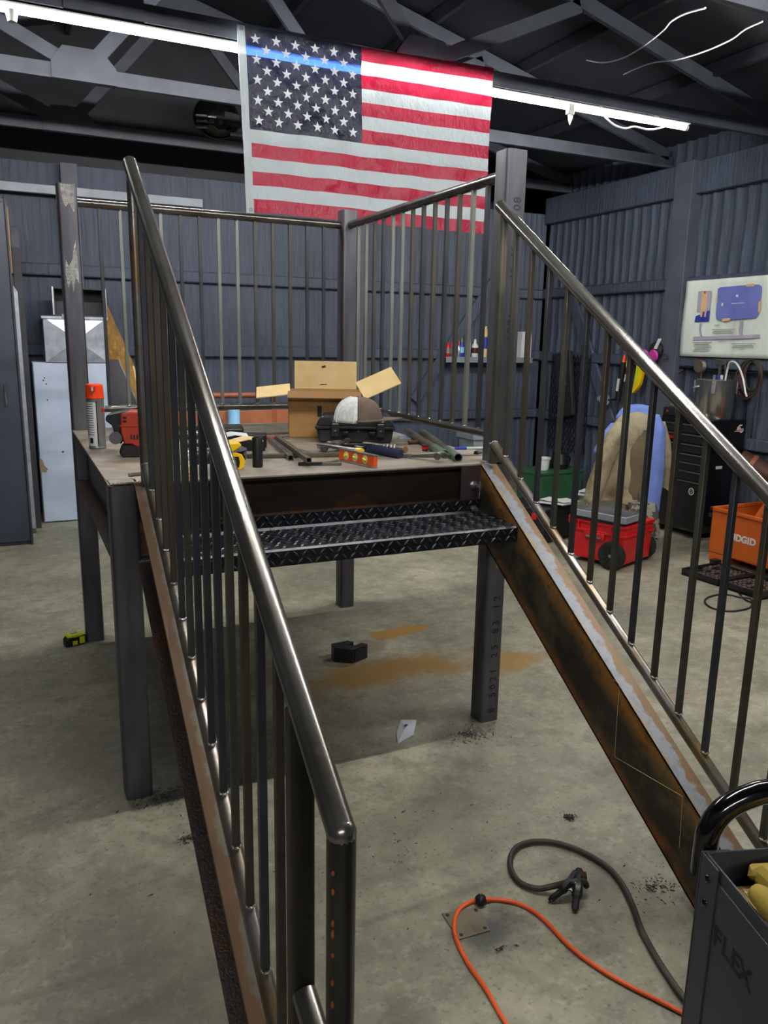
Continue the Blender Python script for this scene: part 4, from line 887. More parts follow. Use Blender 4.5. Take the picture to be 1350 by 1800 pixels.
# ------------------------------------------------------------------ along the back wall, left
t = thing('tall_cabinet', 'tall dark blue-grey cabinet at the left edge of the picture', 'cabinet', (-.75, 3.77, 0))
cbz = 2.47
MB().bb(-.55, .55, .02, .62, 0, cbz).build('carcass', 'darkgrey_cab', t, bevel=.004); dr = MB().bb(-.53, .54, 0, .02, .03, cbz-.03).build('door', 'darkgrey_cab', t, bevel=.003)
MB().bb(.541, .556, -.012, .03, .0, cbz).build('edge_trim', 'plank_dark', t, bevel=.002); MB().bb(.553, .562, -.014, .012, cbz-.5, cbz-.06).build('bare_wood_edge', 'wood', t)
MB().bb(-.3, .19, -.02, 0, .0, .88).build('white_panel', 'white_plastic', t, bevel=.003); MB().tube([(.45, -.03, 1.05), (.45, -.03, 1.2)], .008, 8).build('handle', 'steel', dr)
t = thing('dark_board', 'dark narrow board standing between tall cabinet and white cabinet', 'board', (-.15, 4.3, 0)); MB().bb(-.03, .03, 0, .03, 0, 2.35).build('board', 'plank_dark', t, bevel=.003); MB().bb(-.028, .028, -.002, .001, 2.2, 2.3).build('edge_wear', 'darkgrey_cab', t)
t = thing('grey_strip', 'pale grey metal strip leaning beside the tall cabinet', 'strip', (-.185, 4.05, 0)); MB().prism([(-.02, 0), (.02, 0), (.02, 1.86), (-.02, 1.93)], 'y', 0, .006).build('strip', 'galv', t); MB().bb(-.02, .02, -.001, 0, .02, .06).build('scuffed_foot', 'steel', t)
t = thing('white_cabinet', 'old pale metal cabinet with a rust spot standing at the back', 'cabinet', (.2, 4.48, 0))
MB().bb(-.295, .295, .02, .4, .0, 1.335).build('carcass', 'white_cab', t, bevel=.006); fr = MB().bb(-.29, .29, 0, .02, .01, 1.33).build('door', 'white_cab', t, bevel=.004)
MB().prism([(-.295, .44), (-.25, .43), (-.235, .46), (-.26, .49), (-.27, .54), (-.295, .55)], 'y', -.001, .001).build('rust_spot', 'flange_rust', fr); MB().tube([(-.11, .001, .6), (-.11, -.003, .6)], .008, 10).build('lock_hole', 'ink', fr)
for a, c in ((-.21, 1.21), (-.2, 1.16), (-.22, 1.19), (-.2, 1.03)): MB().tube([(a, .001, c), (a, -.002, c)], .006, 7).build('chip', 'ink', fr)
t = thing('duct_box', 'galvanised sheet metal box with crossed creases on the pale cabinet', 'metal box', (.25, 4.46, 1.335))
MB().bb(-.24, .24, .012, .38, 0, .36).build('shell', 'galv', t, bevel=.003)
pn = MB().add([(-.24, .01, 0), (.24, .01, 0), (.24, .01, .36), (-.24, .01, .36), (0, -.03, .18)], [(0, 1, 4), (1, 2, 4), (2, 3, 4), (3, 0, 4)]).build('creased_panel', 'galv', t, smooth=0)
MB().bb(-.255, .255, -.005, .39, .345, .368).build('lip', 'galv', t, bevel=.003); MB().bb(-.1, -.07, -.012, .0, .352, .385).build('catch', 'steel_light', t, bevel=.002)
t = thing('open_lid_box', 'dark open sheet metal box standing on the galvanised box', 'metal box', (.3, 4.5, 1.703)); b = MB()
b.bb(-.2, .2, .2, .21, 0, .22); b.bb(-.2, -.19, 0, .21, 0, .22); b.bb(.19, .2, 0, .21, 0, .22); b.bb(-.2, .2, 0, .21, 0, .01); b.bb(-.2, .2, 0, .21, .215, .225); b.build('shell', 'plank_dark', t, bevel=.002)
MB().bb(-.21, -.198, -.01, .2, .01, .23).build('side_edge', 'galv', t); MB().bb(.196, .206, -.004, .0, 0, .226).build('rim', 'steel_light', t)
t = thing('osb_sheet', 'yellow-brown chipboard offcut leaning against the back wall', 'board', (.5, 4.72, 0), rx=-.05); MB().prism([(0, .0), (.42, 0), (.38, .5), (.235, 1.32), (.03, 1.85), (.01, 1.84)], 'y', 0, .014).build('sheet', 'osb', t); MB().prism([(.36, .5), (.38, .5), (.24, 1.3), (.225, 1.3)], 'y', -.001, 0).build('cut_edge', 'card_light', t)
t = thing('black_plank', 'wide black plank leaning in front of the chipboard', 'board', (.5, 4.6, 0), rx=-.1); MB().prism([(.0, 0), (.5, 0), (.47, .35), (.11, 1.36), (.0, 1.36)], 'y', 0, .03).build('plank', 'plank_dark', t, bevel=.003); MB().prism([(.1, 1.36), (.11, 1.36), (.47, .36), (.455, .36)], 'y', -.001, 0).build('worn_edge', 'steel', t)
# rust-red frame and light blue jug behind the deck
t = thing('rust_red_frame', 'rust-red steel frame with a round top rail behind the deck', 'frame', (1.0, 3.3, 0)); x0, x1 = -.45, .58
MB().tube([(x0, 0, 1.135), (x1, 0, 1.135)], .022, 14).build('top_rail', 'rustred', t)
for x in (x0+.03, x1-.02): MB().bb(x-.02, x+.02, -.015, .015, .0, 1.13).build('leg', 'rustred', t, bevel=.003)
MB().bb(x0, x1+.1, -.012, .012, .86, 1.02).build('board', 'copper', t, bevel=.003); MB().bb(x0, x1, -.012, .28, .84, .86).build('shelf', 'copper', t)
for x in (x0+.03, x1-.02): MB().bb(x-.02, x+.02, .25, .28, .0, .84).build('leg', 'rustred', t, bevel=.003)
t = thing('blue_funnel', 'light blue plastic funnel hanging on the rust-red frame', 'funnel', (1.235, 3.26, .865))
MB().lathe([(.07, 0), (.045, .05), (.045, .17), (.04, .17), (.04, .05), (.066, 0)], n=20).build('cone', 'lightblue', t); MB().lathe([(.072, 0), (.076, .004), (.072, .008)], n=20).build('rim', 'lightblue', t)

# ------------------------------------------------------------------ helmet on the rear truss
p = P(385, 248, y=4.45); t = thing('black_helmet', 'black rounded helmet sitting on the rear roof truss', 'helmet', (p[0], 4.52, 3.19))
MB().ell((0, 0, .17), (.2, .14, .165), 20, 14).build('shell', 'blackgloss', t); MB().prism([(.03, .2), (.16, .19), (.19, .1), (.17, .08), (.02, .12)], 'y', -.145, -.1).build('visor', 'black', t, bevel=.01)
MB().tube([(.0, -.15, .1), (.0, -.12, .1)], .05, 20).build('side_disc', 'black', t); MB().tube([(.0, -.155, .1), (.0, -.12, .1)], .02, 16).build('disc_hub', 'grey_plastic', t)
for z in (.055, .1, .14): MB().box((-.15, -.115, z), (.09, .03, .018), eul(0, 0, -.35)).build('vent', 'steel_light', t, bevel=.004)
MB().box((.13, -.12, .03), (.1, .03, .025)).build('chin_guard', 'steel_light', t, bevel=.005)

# ------------------------------------------------------------------ wires by the light tubes
def wire(name, pts, r, mat, label, cat='wire'):
    o = np.asarray(pts[0]); t = thing(name, label, cat, o); MB().tube([k-o for k in smooth_path(pts, 6)], r, 8).build('strand', mat, t); return t, o
yw = 1.985
t, o = wire('light_cord', [P(a, c, y=yw) for a, c in ((1054, 188), (1062, 203), (1078, 219), (1098, 226), (1115, 223), (1140, 228), (1165, 224), (1190, 213), (1205, 205))], .006, 'wire_white', 'white cord drooping below the right end of the light tube', 'cord'); MB().box((0, 0, .0), (.03, .03, .05)).build('plug', 'white_plastic', t)
p = P(1003, 183, y=yw); t = thing('hanging_plug', 'white plug and clip hanging under the light tube', 'plug', p); MB().box((0, 0, -.03), (.055, .03, .07)).build('plug', 'white_plastic', t, bevel=.006); MB().tube([(0, 0, -.06), (.002, 0, -.1), (.004, 0, -.125)], [.016, .01, .003], 8).build('tail', 'white_plastic', t); MB().tube([(.004, 0, -.12), (.02, 0, -.08), (.03, 0, 0)], .003, 6).build('strand', 'wire_white', t); MB().box((0, 0, .0), (.1, .035, .014)).build('clip_bar', 'white_plastic', t, bevel=.003)
p = P(20, 18, y=yw); t = thing('tube_connector', 'small white connector under the left light tube', 'connector', p); MB().lathe([(0, -.05), (.02, -.05), (.03, 0), (0, 0)], n=14).build('body', 'white_plastic', t); MB().lathe([(.021, -.042), (.024, -.03)], n=14).build('ring', 'white_plastic', t)
def roof_z(x): return RIDGE_Z-1.1*abs(x-RIDGE_X)/4-.03
for lbl, q in (('upper white wire sagging below the roof', ((1031, 106), (1060, 110), (1095, 102), (1130, 82), (1165, 55), (1180, 38), (1205, 24), (1240, 14))), ('lower white wire sagging below the roof', ((1096, 131), (1120, 120), (1150, 110), (1190, 105), (1240, 90), (1285, 70), (1310, 52), (1340, 38)))):
    ys = [y for y in np.arange(1.0, 4., .02) if P(*q[0], y=y)[2] < roof_z(P(*q[0], y=y)[0])]; ya = float(ys[-1]); ye = .5
    wire('roof_wire', [P(a, c, y=ya+(ye-ya)*k/(len(q)-1)) for k, (a, c) in enumerate(q)], .0045, 'wire_white', lbl)

# ------------------------------------------------------------------ shelf on the back wall
s0_, s1_ = P(783, 634, y=4.74), P(935, 634, y=4.74); SZ = P(820, 628, y=4.74)[2]
t = thing('wall_shelf', 'narrow grey shelf board on the back wall holding bottles', 'shelf', (s0_[0], 4.86, SZ)); sl_ = float(s1_[0]-s0_[0])
MB().bb(0, sl_, -.13, .005, -.008, 0).build('board', 'lightbar', t, bevel=.002); MB().bb(0, sl_, -.135, -.128, -.055, .004).build('front_lip', 'lightbar', t, bevel=.002)
for x in (.08, sl_-.08): MB().bb(x-.01, x+.01, -.12, .005, -.1, -.008).build('bracket', 'plank_dark', t)
def bottle(px, r, h, lbl, mat, capm, cat='bottle', cap=.25, nm='bottle', band=None):
    q = P(px, 628, y=4.79); t = thing(nm, lbl, cat, (q[0], 4.79, SZ)); hb_ = h*(1-cap)
    MB().lathe([(0, 0), (r*.95, 0), (r, .004), (r, hb_*.85), (r*.6, hb_), (0, hb_)], n=18).build('body', mat, t, smooth=40); MB().lathe([(0, h), (r*.28, h), (r*.45, hb_+.02), (r*.5, hb_*.97), (0, hb_*.97)], n=14).build('cap', capm, t, smooth=40)
    if band: MB().lathe([(r*1.01, hb_*.3), (r*1.01, hb_*.7)], n=18).build('label_band', band, t)
bottle(787, .026, .15, 'small red can with silver band, leftmost on the wall shelf', 'red', 'red', 'can', .15, 'spray_can', 'steel_light'); bottle(793, .02, .15, 'red-topped bottle second on the wall shelf', 'grey_plastic', 'red')
bottle(811, .028, .2, 'blue bottle with green neck on the wall shelf', 'blue', 'greenpipe', band='lightblue'); bottle(806, .02, .17, 'grey bottle with a round red cap on the shelf', 'steel_light', 'red')
bottle(824, .016, .24, 'tall thin white tube on the wall shelf', 'white_plastic', 'white_plastic', 'tube'); bottle(834, .036, .19, 'white squeeze bottle with dark red label', 'white_plastic', 'white_plastic', band='brownpipe')
bottle(852, .022, .32, 'tall tan roll with blue tape band on the shelf', 'card_light', 'card_light', 'roll', .04, 'paper_roll', 'blue')
q = P(919, 625, y=4.79); t = thing('white_carton', 'white carton standing at the right end of the shelf', 'carton', (q[0], 4.79, SZ)); MB().prism([(-.065, 0), (.065, 0), (.065, .22), (.055, .28), (-.055, .28), (-.065, .22)], 'y', -.06, .04).build('body', 'white_plastic', t, bevel=.003); MB().bb(-.014, .014, -.061, -.059, .215, .222).build('tab', 'grey_plastic', t)

# ------------------------------------------------------------------ hung on the right wall
XW = XR-.06
m0, m1 = P(972, 622, x=XW), P(1026, 800, x=XW); t = thing('expanded_metal', 'black expanded metal sheet hung near the wall corner', 'metal mesh', (XW, (m0[1]+m1[1])/2, m1[2])); hw, hh = float(abs(m0[1]-m1[1])/2), float(m0[2]-m1[2])
b = MB(); st_ = .055; n = int((2*hw+hh)/st_)
for k in range(-1, n+1):
    for sg in (1, -1):
        y0_, z0_ = -hw+k*st_, 0.
        a_ = np.array([y0_-hh*.7 if sg > 0 else y0_+0., 0.]); 
        p0_, p1_ = (np.array([y0_-hh*.6, 0]), np.array([y0_, hh])) if sg > 0 else (np.array([y0_, 0]), np.array([y0_-hh*.6, hh]))
        d_ = p1_-p0_; ta, tb = 0., 1.
        for lo_, hi_ in ((-hw, hw),):
            if abs(d_[0]) > 1e-9:
                u0, u1 = sorted(((lo_-p0_[0])/d_[0], (hi_-p0_[0])/d_[0])); ta, tb = max(ta, u0), min(tb, u1)
        if tb-ta > .01:
            e0, e1 = p0_+d_*ta, p0_+d_*tb; b.tube([(0, e0[0], e0[1]), (-.004*sg, (e0[0]+e1[0])/2, (e0[1]+e1[1])/2), (0, e1[0], e1[1])], .0055, 4)
b.build('mesh_strands', 'mesh_black', t, smooth=0, kind='stuff')
for y in (-hw, hw): MB().bb(-.004, .004, y-.004, y+.004, 0, hh).build('edge_bar', 'mesh_black', t)
p = P(993, 735, x=XW-.05); t = thing('black_tray', 'black slotted plastic tray hung over the wire mesh', 'tray', (XW-.03, p[1]-.03, p[2]+.02), rx=-.18)
MB().bb(-.05, .0, -.13, .13, 0, .68).build('panel', 'blackmat', t, bevel=.012)
for j in range(6):
    for i in range(3): MB().bb(-.053, -.048, -.1+i*.075, -.055+i*.075, .07+j*.095, .125+j*.095).build('slot', 'ink', t)
MB().bb(-.056, -.05, -.05, .03, .33, .37).build('red_tag', 'redtool', t)
# poster
pa, pb, pc = P(1207, 497, x=XW), P(1197, 626, x=XW), P(1350, 481, x=XW)
PZ0, PZ1 = float(pb[2]), float(pa[2])+.012; PY1, PY0 = float(pa[1]), 1.55
t = thing('poster', 'large creased white poster with a blue rounded panel on the wall', 'poster', (XW, PY1, PZ0)); pw, ph = PY1-PY0, PZ1-PZ0
b = MB(); nu, nv = 30, 16; vs = [(-.006*math.sin(9*i/nu+2*j/nv)-.004*math.sin(21*i/nu)*(j/nv), -pw*i/nu+.006*math.sin(5*j/nv)*(i == 0), ph*j/nv) for j in range(nv+1) for i in range(nu+1)]
b.add(vs, [(j*(nu+1)+i, j*(nu+1)+i+1, (j+1)*(nu+1)+i+1, (j+1)*(nu+1)+i) for j in range(nv) for i in range(nu)]); sh = b.build('sheet', 'poster', t, smooth=80, recalc=False); sh.modifiers.new('t', 'SOLIDIFY').thickness = .002
def pp(px, py):
    q = P(px, py, x=XW-.012); return (q[1]-PY1, q[2]-PZ0)
def pprint_(name, pts, mat, dx=-.013): return MB().prism([pp(*k) for k in pts], 'x', dx-.0006, dx).build(name, mat, t, smooth=0)
M['pr_blue'] = pm('poster_blue', '6a75b8', '5a66a8', .7, 0, 6); M['pr_dark'] = pm('poster_navy', '2a3aa0', '222f8a', .7, 0, 6); M['pr_tan'] = pm('poster_tan', 'd8b48a', 'c9a57b', .7, 0, 6); M['pr_lil'] = pm('poster_lilac', 'a9a3b8', '9b95ab', .7, 0, 6); M['pr_txt'] = pm('poster_text', '7f877f', '727a72', .7, 0, 6); M['pr_red'] = pm('poster_red', 'b03048', 'a0283e', .7, 0, 6)
pprint_('blue_panel', [(1262, 508), (1266, 505), (1300, 502), (1334, 500), (1339, 503), (1340, 510), (1334, 552), (1329, 559), (1264, 563), (1259, 560), (1258, 553)], 'pr_blue')
pprint_('tan_tab', [(1312, 500), (1327, 498), (1326, 503), (1312, 504)], 'pr_tan', -.0145); pprint_('tan_tab', [(1334, 530), (1339, 528), (1337, 548), (1333, 549)], 'pr_tan', -.0145); pprint_('tan_tab', [(1270, 560), (1284, 559), (1283, 564), (1269, 565)], 'pr_tan', -.0145); pprint_('tan_tab', [(1260, 518), (1262, 515), (1261, 533), (1259, 534)], 'pr_tan', -.0145)
pprint_('white_dot', [(1294, 518), (1298, 518), (1298, 522), (1294, 522)], 'white_plastic', -.0145); pprint_('white_dot', [(1269, 533), (1272, 532), (1271, 538), (1268, 538)], 'white_plastic', -.0145); pprint_('thin_line', [(1286, 533), (1308, 532), (1308, 533), (1286, 534)], 'white_plastic', -.0145)
pprint_('photo_blue', [(1223, 556), (1230, 553), (1240, 556), (1243, 547), (1248, 546), (1246, 565), (1221, 566)], 'pr_dark'); pprint_('photo_grey', [(1228, 512), (1251, 511), (1247, 546), (1225, 548)], 'pr_lil'); pprint_('photo_tan', [(1234, 512), (1244, 512), (1241, 557), (1231, 557)], 'pr_tan', -.0138); pprint_('photo_red', [(1238, 512), (1241, 512), (1241, 516), (1238, 516)], 'pr_red', -.0146); pprint_('photo_purple', [(1236, 548), (1239, 548), (1238, 558), (1234, 558)], 'pr_dark', -.0146)
pprint_('lilac_band', [(1219, 592), (1336, 588), (1336, 594), (1218, 598)], 'pr_lil'); pprint_('lilac_stem', [(1301, 564), (1306, 563), (1303, 580), (1305, 589), (1300, 589), (1299, 578)], 'pr_lil'); pprint_('lilac_stem', [(1230, 568), (1234, 568), (1232, 580), (1235, 592), (1231, 592), (1229, 580)], 'pr_lil')
for (xa, xb, ys) in ((1218, 1252, (602, 605, 608, 611, 614, 617)), (1286, 1328, (604, 607, 610)), (1251, 1291, (579, 582, 585)), (1256, 1265, (571,)), (1300, 1307, (613,)), (1262, 1275, (600,))):
    for k, y in enumerate(ys): pprint_('text_line', [(xa+(k*3) % 5, y), (xb-(k*5) % 7, y-.6), (xb-(k*5) % 7, y+.4), (xa+(k*3) % 5, y+1)], 'pr_txt')
# respirator, tools and cables on the wall
def wob(px, py, off=.05): return P(px, py, x=XR-off)
p = wob(1160, 625, .08); t = thing('respirator', 'dark respirator mask with magenta filter hung on the wall column', 'respirator', (XR-.1, p[1], p[2]))
MB().ell((-.03, .0, .05), (.05, .075, .075), 14, 10).build('mask', 'blackmat', t); 
for y in (-.045, .07): MB().lathe([(0, -.015), (.045, -.015), (.055, 0), (.045, .015), (0, .015)], n=20, rot=eul(0, PI/2-.2, 0), c=(-.1, y, .0)).build('filter', 'pink', t)
for k in range(3): MB().tube([(-.09, -.035-.014*k, .06), (-.07, -.06-.014*k, .15)], .004, 6).build('strap', 'white_plastic', t)
MB().tube(smooth_path([(-.05, -.06, .02), (-.03, -.12, .01), (-.02, -.14, -.02), (-.03, -.1, -.03)], 4), .005, 6).build('strap_loop', 'blackmat', t)
p = wob(1090, 705); t = thing('caulking_gun', 'black caulking gun with orange tip hanging on the right wall', 'caulking gun', (XR-.06, p[1], p[2]), rx=.1)
MB().tube([(-.02, 0, 0), (-.02, 0, .38)], .028, 12).build('barrel', 'black', t); MB().tube([(-.02, 0, .38), (-.02, 0, .45)], [.018, .008], 8).build('tip', 'orange', t); MB().bb(-.055, -.045, -.012, .012, .1, .22).build('pale_label', 'white_plastic', t); MB().tube([(-.02, .0, .02), (-.03, .08, .0), (-.03, .12, -.01)], .01, 8).build('trigger', 'black', t); MB().tube([(-.02, -.05, .2), (-.02, -.055, .27)], .006, 6).build('rod_end', 'white_plastic', t)
p = wob(1066, 702); t = thing('work_lamp', 'small bright metal lamp head hung left of the caulking gun', 'lamp', (XR-.05, p[1], p[2])); MB().lathe([(0, .0), (.03, .0), (.05, .05), (.055, .1), (.05, .1), (.03, .02), (0, .02)], n=18, rot=eul(PI/2, 0, 0), c=(-.06, .04, .0)).build('shade', 'galv', t); MB().tube([(-.05, 0, 0), (0, 0, .02)], .012, 8).build('mount', 'steel', t)
p = wob(1120, 690); t = thing('line_reel', 'yellow and green chalk line reel hanging on the wall', 'reel', (XR-.06, p[1], p[2])); MB().prism([(-.0, 0), (.02, -.01), (-.02, .3), (-.07, .27), (-.09, .18), (-.07, .08)], 'x', -.04, 0).build('frame', 'yellow', t, bevel=.004); MB().prism([(-.01, .06), (-.05, .11), (-.065, .18), (-.045, .25), (-.02, .28)], 'x', -.046, -.038).build('line_spool', 'lime', t); MB().tube(smooth_path([(-.02, .12, .34), (-.02, .13, .25), (-.02, .1, .17), (-.02, .13, .13)], 4), .014, 8).build('crank', 'yellow', t)
p = wob(1237, 655); t = thing('pulley_block', 'small rusty pulley hanging above the steel pot', 'pulley', (XR-.05, p[1], p[2])); MB().lathe([(0, -.02), (.05, -.02), (.06, -.01), (.05, 0), (.06, .01), (.05, .02), (0, .02)], n=18, rot=eul(0, PI/2, 0), c=(-.03, .02, .05)).build('wheel', 'steel_olive', t); MB().tube(smooth_path([(-.03, .0, .0), (-.03, -.01, -.06), (-.03, -.04, -.1), (-.03, -.05, -.06)], 4), .01, 8).build('hook', 'brownpipe', t)
p = wob(1268, 660); t = thing('wall_hook', 'grey steel bracket tool hanging beside the pulley', 'bracket', (XR-.05, p[1], p[2])); MB().prism([(-.06, .12), (.06, .14), (.045, .1), (.012, .085), (.008, -.1), (-.012, -.1), (-.01, .085), (-.05, .09)], 'x', -.03, -.012).build('body', 'steel', t, bevel=.002); MB().tube(smooth_path([(-.02, -.045, .1), (-.02, -.05, .02), (-.02, -.02, -.03)], 4), .006, 6).build('hook', 'steel', t)
p = wob(1328, 660); t = thing('cable_loop', 'coil of red and dark cable hung under the poster', 'cable', (XR-.05, p[1], p[2]))
for k in range(7): MB().tube([(-.03+.008*(k % 3), (.075+.007*k)*math.cos(a*PI/9)+.008*k, (.12+.006*k)*math.sin(a*PI/9)-.006*k) for a in range(18)], .008, 6, closed=True).build('loop', 'wire_red' if k in (2, 5) else 'cable', t)
wire('wall_cable', [wob(1195, 645), wob(1215, 645), wob(1250, 652), wob(1290, 656), wob(1350, 655), wob(1420, 660)], .011, 'black', 'black cable running along the wall above the pot', 'cable')
wire('wall_conduit', [wob(1200, 650, .05), wob(1188, 660, .05), wob(1184, 680, .05), wob(1184, 720, .05)], .009, 'steel', 'thin grey conduit curving down the wall', 'conduit')

# ------------------------------------------------------------------ tool chest with pot
CX, CY0, CY1, CH = 4.72, 1.975, 2.48, .985
t = thing('tool_chest', 'tall black tool chest with drawers against the right wall', 'tool chest', (CX, CY0, 0)); cd_ = .42; cw2 = CY1-CY0
MB().bb(0, cd_, 0, cw2, .06, CH).build('carcass', 'blackgloss', t, bevel=.006)
for k, z in enumerate((.93, .85, .77, .69, .62, .55, .47)):
    h_ = .07 if k < 6 else .07; dw = MB().bb(-.012, 0, .015, cw2-.015, z-.06, z+.005).build('drawer', 'black', t, bevel=.003); MB().bb(-.022, -.01, .018, cw2-.018, z-.002, z+.008).build('pull', 'steel', dw, bevel=.002)
dd = MB().bb(-.012, 0, .015, cw2-.015, .08, .40).build('door', 'black', t, bevel=.003)
for y in (.06, cw2-.06):
    for x in (.06, cd_-.06): MB().lathe([(0, -.014), (.03, -.014), (.034, 0), (.03, .014), (0, .014)], n=14, rot=eul(PI/2, 0, 0), c=(x, y, .034)).build('caster', 'blackmat', t)
q = P(1215, 864, x=CX-.013); st2 = MB().lathe([(0, .001), (.03, .001), (.03, 0)], n=24, rot=eul(0, -PI/2, 0), c=(-.013, q[1]-CY0, q[2])).build('round_sticker', 'white_plastic', t); MB().lathe([(.014, .0005), (.022, .0005)], n=20, rot=eul(0, -PI/2, 0), c=(-.0145, q[1]-CY0, q[2])).build('sticker_ring', 'ink', st2); MB().prism([(-.008, -.008), (.008, -.008), (.006, .012), (-.006, .012)], 'x', -.0152, -.0142, off=(0, q[1]-CY0, q[2])).build('sticker_mark', 'ink', st2)
q = P(1183, 768, x=CX-.024); text('brand_sticker', 'SUPRA', .034, 'red', t, frame((-.0235, q[1]-CY0, q[2]), (0, -1, 0), (0, 0, 1)), .0004, shear=.3, bold=.001)
q = P(1300, 756, y=CY0-.001); so = MB().prism([(-.06, -.012), (-.03, .0), (-.03, .02), (-.005, .042), (.03, .045), (.02, .035), (.005, .032), (.01, .012), (.045, .012), (.045, -.01), (.02, -.025), (0, -.012)], 'y', -.0012, 0, off=(q[0]-CX, 0, q[2])).build('logo_sticker', 'white_plastic', t); MB().prism([(-.045, -.007), (.035, -.004), (.035, .003), (-.04, .002)], 'y', -.0022, -.0012, off=(q[0]-CX, 0, q[2])).build('sticker_lettering', 'redtool', so); MB().prism([(-.02, .015), (-.002, .033), (.012, .036), (0, .022)], 'y', -.0022, -.0012, off=(q[0]-CX, 0, q[2])).build('sticker_crest', 'orangepaint', so)
q = P(1263, 822, y=CY0-.001); MB().bb(q[0]-CX-.03, q[0]-CX+.04, -.0012, 0, q[2]-.012, q[2]+.012).build('price_tag', 'white_plastic', t)
MB().bb(.0, .03, .1, .2, CH, CH+.002).build('red_strip', 'red', t)
pc_ = P(1266, 735, x=CX+.2); t = thing('steel_pot', 'stainless steel pot with clamp lid on top of the tool chest', 'pot', (CX+.21, CY0+.16, CH)); pr_ = .155; ph_ = .30
MB().lathe([(0, 0), (pr_*.97, 0), (pr_, .006), (pr_, ph_), (pr_*1.03, ph_+.004), (pr_*1.03, ph_+.012), (pr_*.9, ph_+.016), (0, ph_+.02)], n=40).build('body', 'stainless', t, smooth=40)
for a in (PI*1.2, PI*.72, PI*1.68): 
    ca, sa = math.cos(a), math.sin(a); MB().box((pr_*1.04*ca, pr_*1.04*sa, ph_-.045), (.012, .032, .1), rotz(a)).build('clamp', 'steel_light', t, bevel=.003)
for a in (PI*.9, PI*1.85): MB().tube(smooth_path([(pr_*math.cos(a-.16), pr_*math.sin(a-.16), ph_-.04), (pr_*1.25*math.cos(a), pr_*1.25*math.sin(a), ph_-.055), (pr_*math.cos(a+.16), pr_*math.sin(a+.16), ph_-.04)], 4), .006, 8).build('handle', 'steel_light', t)
MB().tube([(-pr_*.7, pr_*.7, .1), (-pr_*1.0, pr_*1.0, .1)], .012, 10).build('valve', 'steel_light', t); MB().tube([(-pr_*.95, pr_*.95, .06), (-pr_*.95, pr_*.95, .15)], .01, 8).build('valve_stem', 'steel', t); MB().bb(-pr_*1.1, -pr_*.8, pr_*.9, pr_*1.02, .15, .158).build('valve_lever', 'steel_light', t)
for k in range(3): MB().tube([(-.05+.04*k, -.02, ph_+.018), (-.05+.04*k, -.02, ph_+.05)], .012, 10).build('lid_fitting', ['steel_light', 'blue', 'white_plastic'][k], t)
hz = [(.03, -.06, ph_+.018), (.03, -.07, ph_+.1), (.01, -.1, ph_+.15), (-.01, -.16, ph_+.16), (-.03, -.23, ph_+.12), (-.05, -.3, ph_+.03), (-.06, -.34, ph_-.06), (-.06, -.36, ph_-.1)]
MB().tube(smooth_path(hz, 5), .0075, 8).build('hose', 'wire_white', t)
t = thing('black_speaker', 'small black radio with red lights on the tool chest', 'radio', (CX+.06, CY0+.43, CH)); MB().bb(-.05, .08, -.06, .08, 0, .07).build('body', 'black', t, bevel=.008); MB().tube([(-.052, .03, .04), (-.048, .03, .04)], .01, 8).build('red_light', 'red', t); MB().ell((.01, .01, .085), (.05, .05, .03)).build('knob_top', 'grey_plastic', t)

# ------------------------------------------------------------------ red rolling toolbox, trays, jackets
rb0 = P(1004, 983, z=0); rb1 = P(1092, 1004, z=0); d = rb1-rb0; ang = math.atan2(d[1], d[0]); rl = float(np.hypot(d[0], d[1]))
t = thing('rolling_toolbox', 'red rolling toolbox with black wheels on the floor', 'toolbox', (rb0[0], rb0[1], 0), ang); rw, rh = .4, .31
MB().prism([(.0, .035), (rl, .035), (rl+.012, rh), (-.012, rh)], 'y', .0, rw).build('bin', 'red', t, bevel=.008); MB().bb(-.02, rl+.02, -.012, rw+.012, rh-.075, rh-.055).build('rim', 'red', t, bevel=.004); MB().bb(-.02, rl+.02, -.014, rw+.012, rh-.01, rh+.012).build('rim', 'red', t, bevel=.004)
for x in (.04, .18, .3): MB().bb(x, x+.012, -.014, .0, rh-.06, rh-.005).build('rib', 'red', t)
hn = MB().bb(.1, .26, -.018, -.004, rh-.12, rh-.07).build('grip', 'red', t, bevel=.004); MB().tube([(.12, -.022, rh-.105), (.24, -.022, rh-.105)], .009, 8).build('grip_bar', 'grey_plastic', t)
MB().bb(-.03, .03, -.03, .03, rh-.03, rh+.03).build('corner_cap', 'red', t, bevel=.005); MB().tube([(-.018, -.01, .03), (-.018, -.01, rh-.02)], .007, 8).build('handle_rail', 'steel_light', t)
for y in (-.025, rw+.025):
    wh = MB().lathe([(.0, -.022), (.07, -.022), (.082, -.024), (.1, -.018), (.103, 0), (.1, .018), (.082, .024), (.07, .022), (0, .022)], n=32, rot=eul(PI/2, 0, 0), c=(rl-.07, y, .103)).build('wheel', 'blackmat', t, smooth=40)
    MB().tube([(rl-.07, y-.028, .103), (rl-.07, y+.028, .103)], .012, 12).build('hub', 'steel_light', wh)
    for k in range(9):
        a = 2*PI*k/9; MB().box((rl-.07+.042*math.cos(a), y-.025 if y < 0 else y+.025, .103+.042*math.sin(a)), (.055, .008, .012), eul(0, -a, 0)).build('spoke', 'black', wh)
t = thing('grey_tray', 'flat grey tray case lying on the red toolbox', 'case', (rb0[0], rb0[1], rh+.012), ang); MB().bb(.02, rl+.02, -.03, .2, .02, .07).build('case', 'lightbar', t, bevel=.006); MB().bb(.03, rl, -.02, .19, 0, .022).build('base', 'black', t, bevel=.004); MB().bb(.03, rl+.01, -.02, .19, .069, .073).build('lid_panel', 'grey_plastic', t)
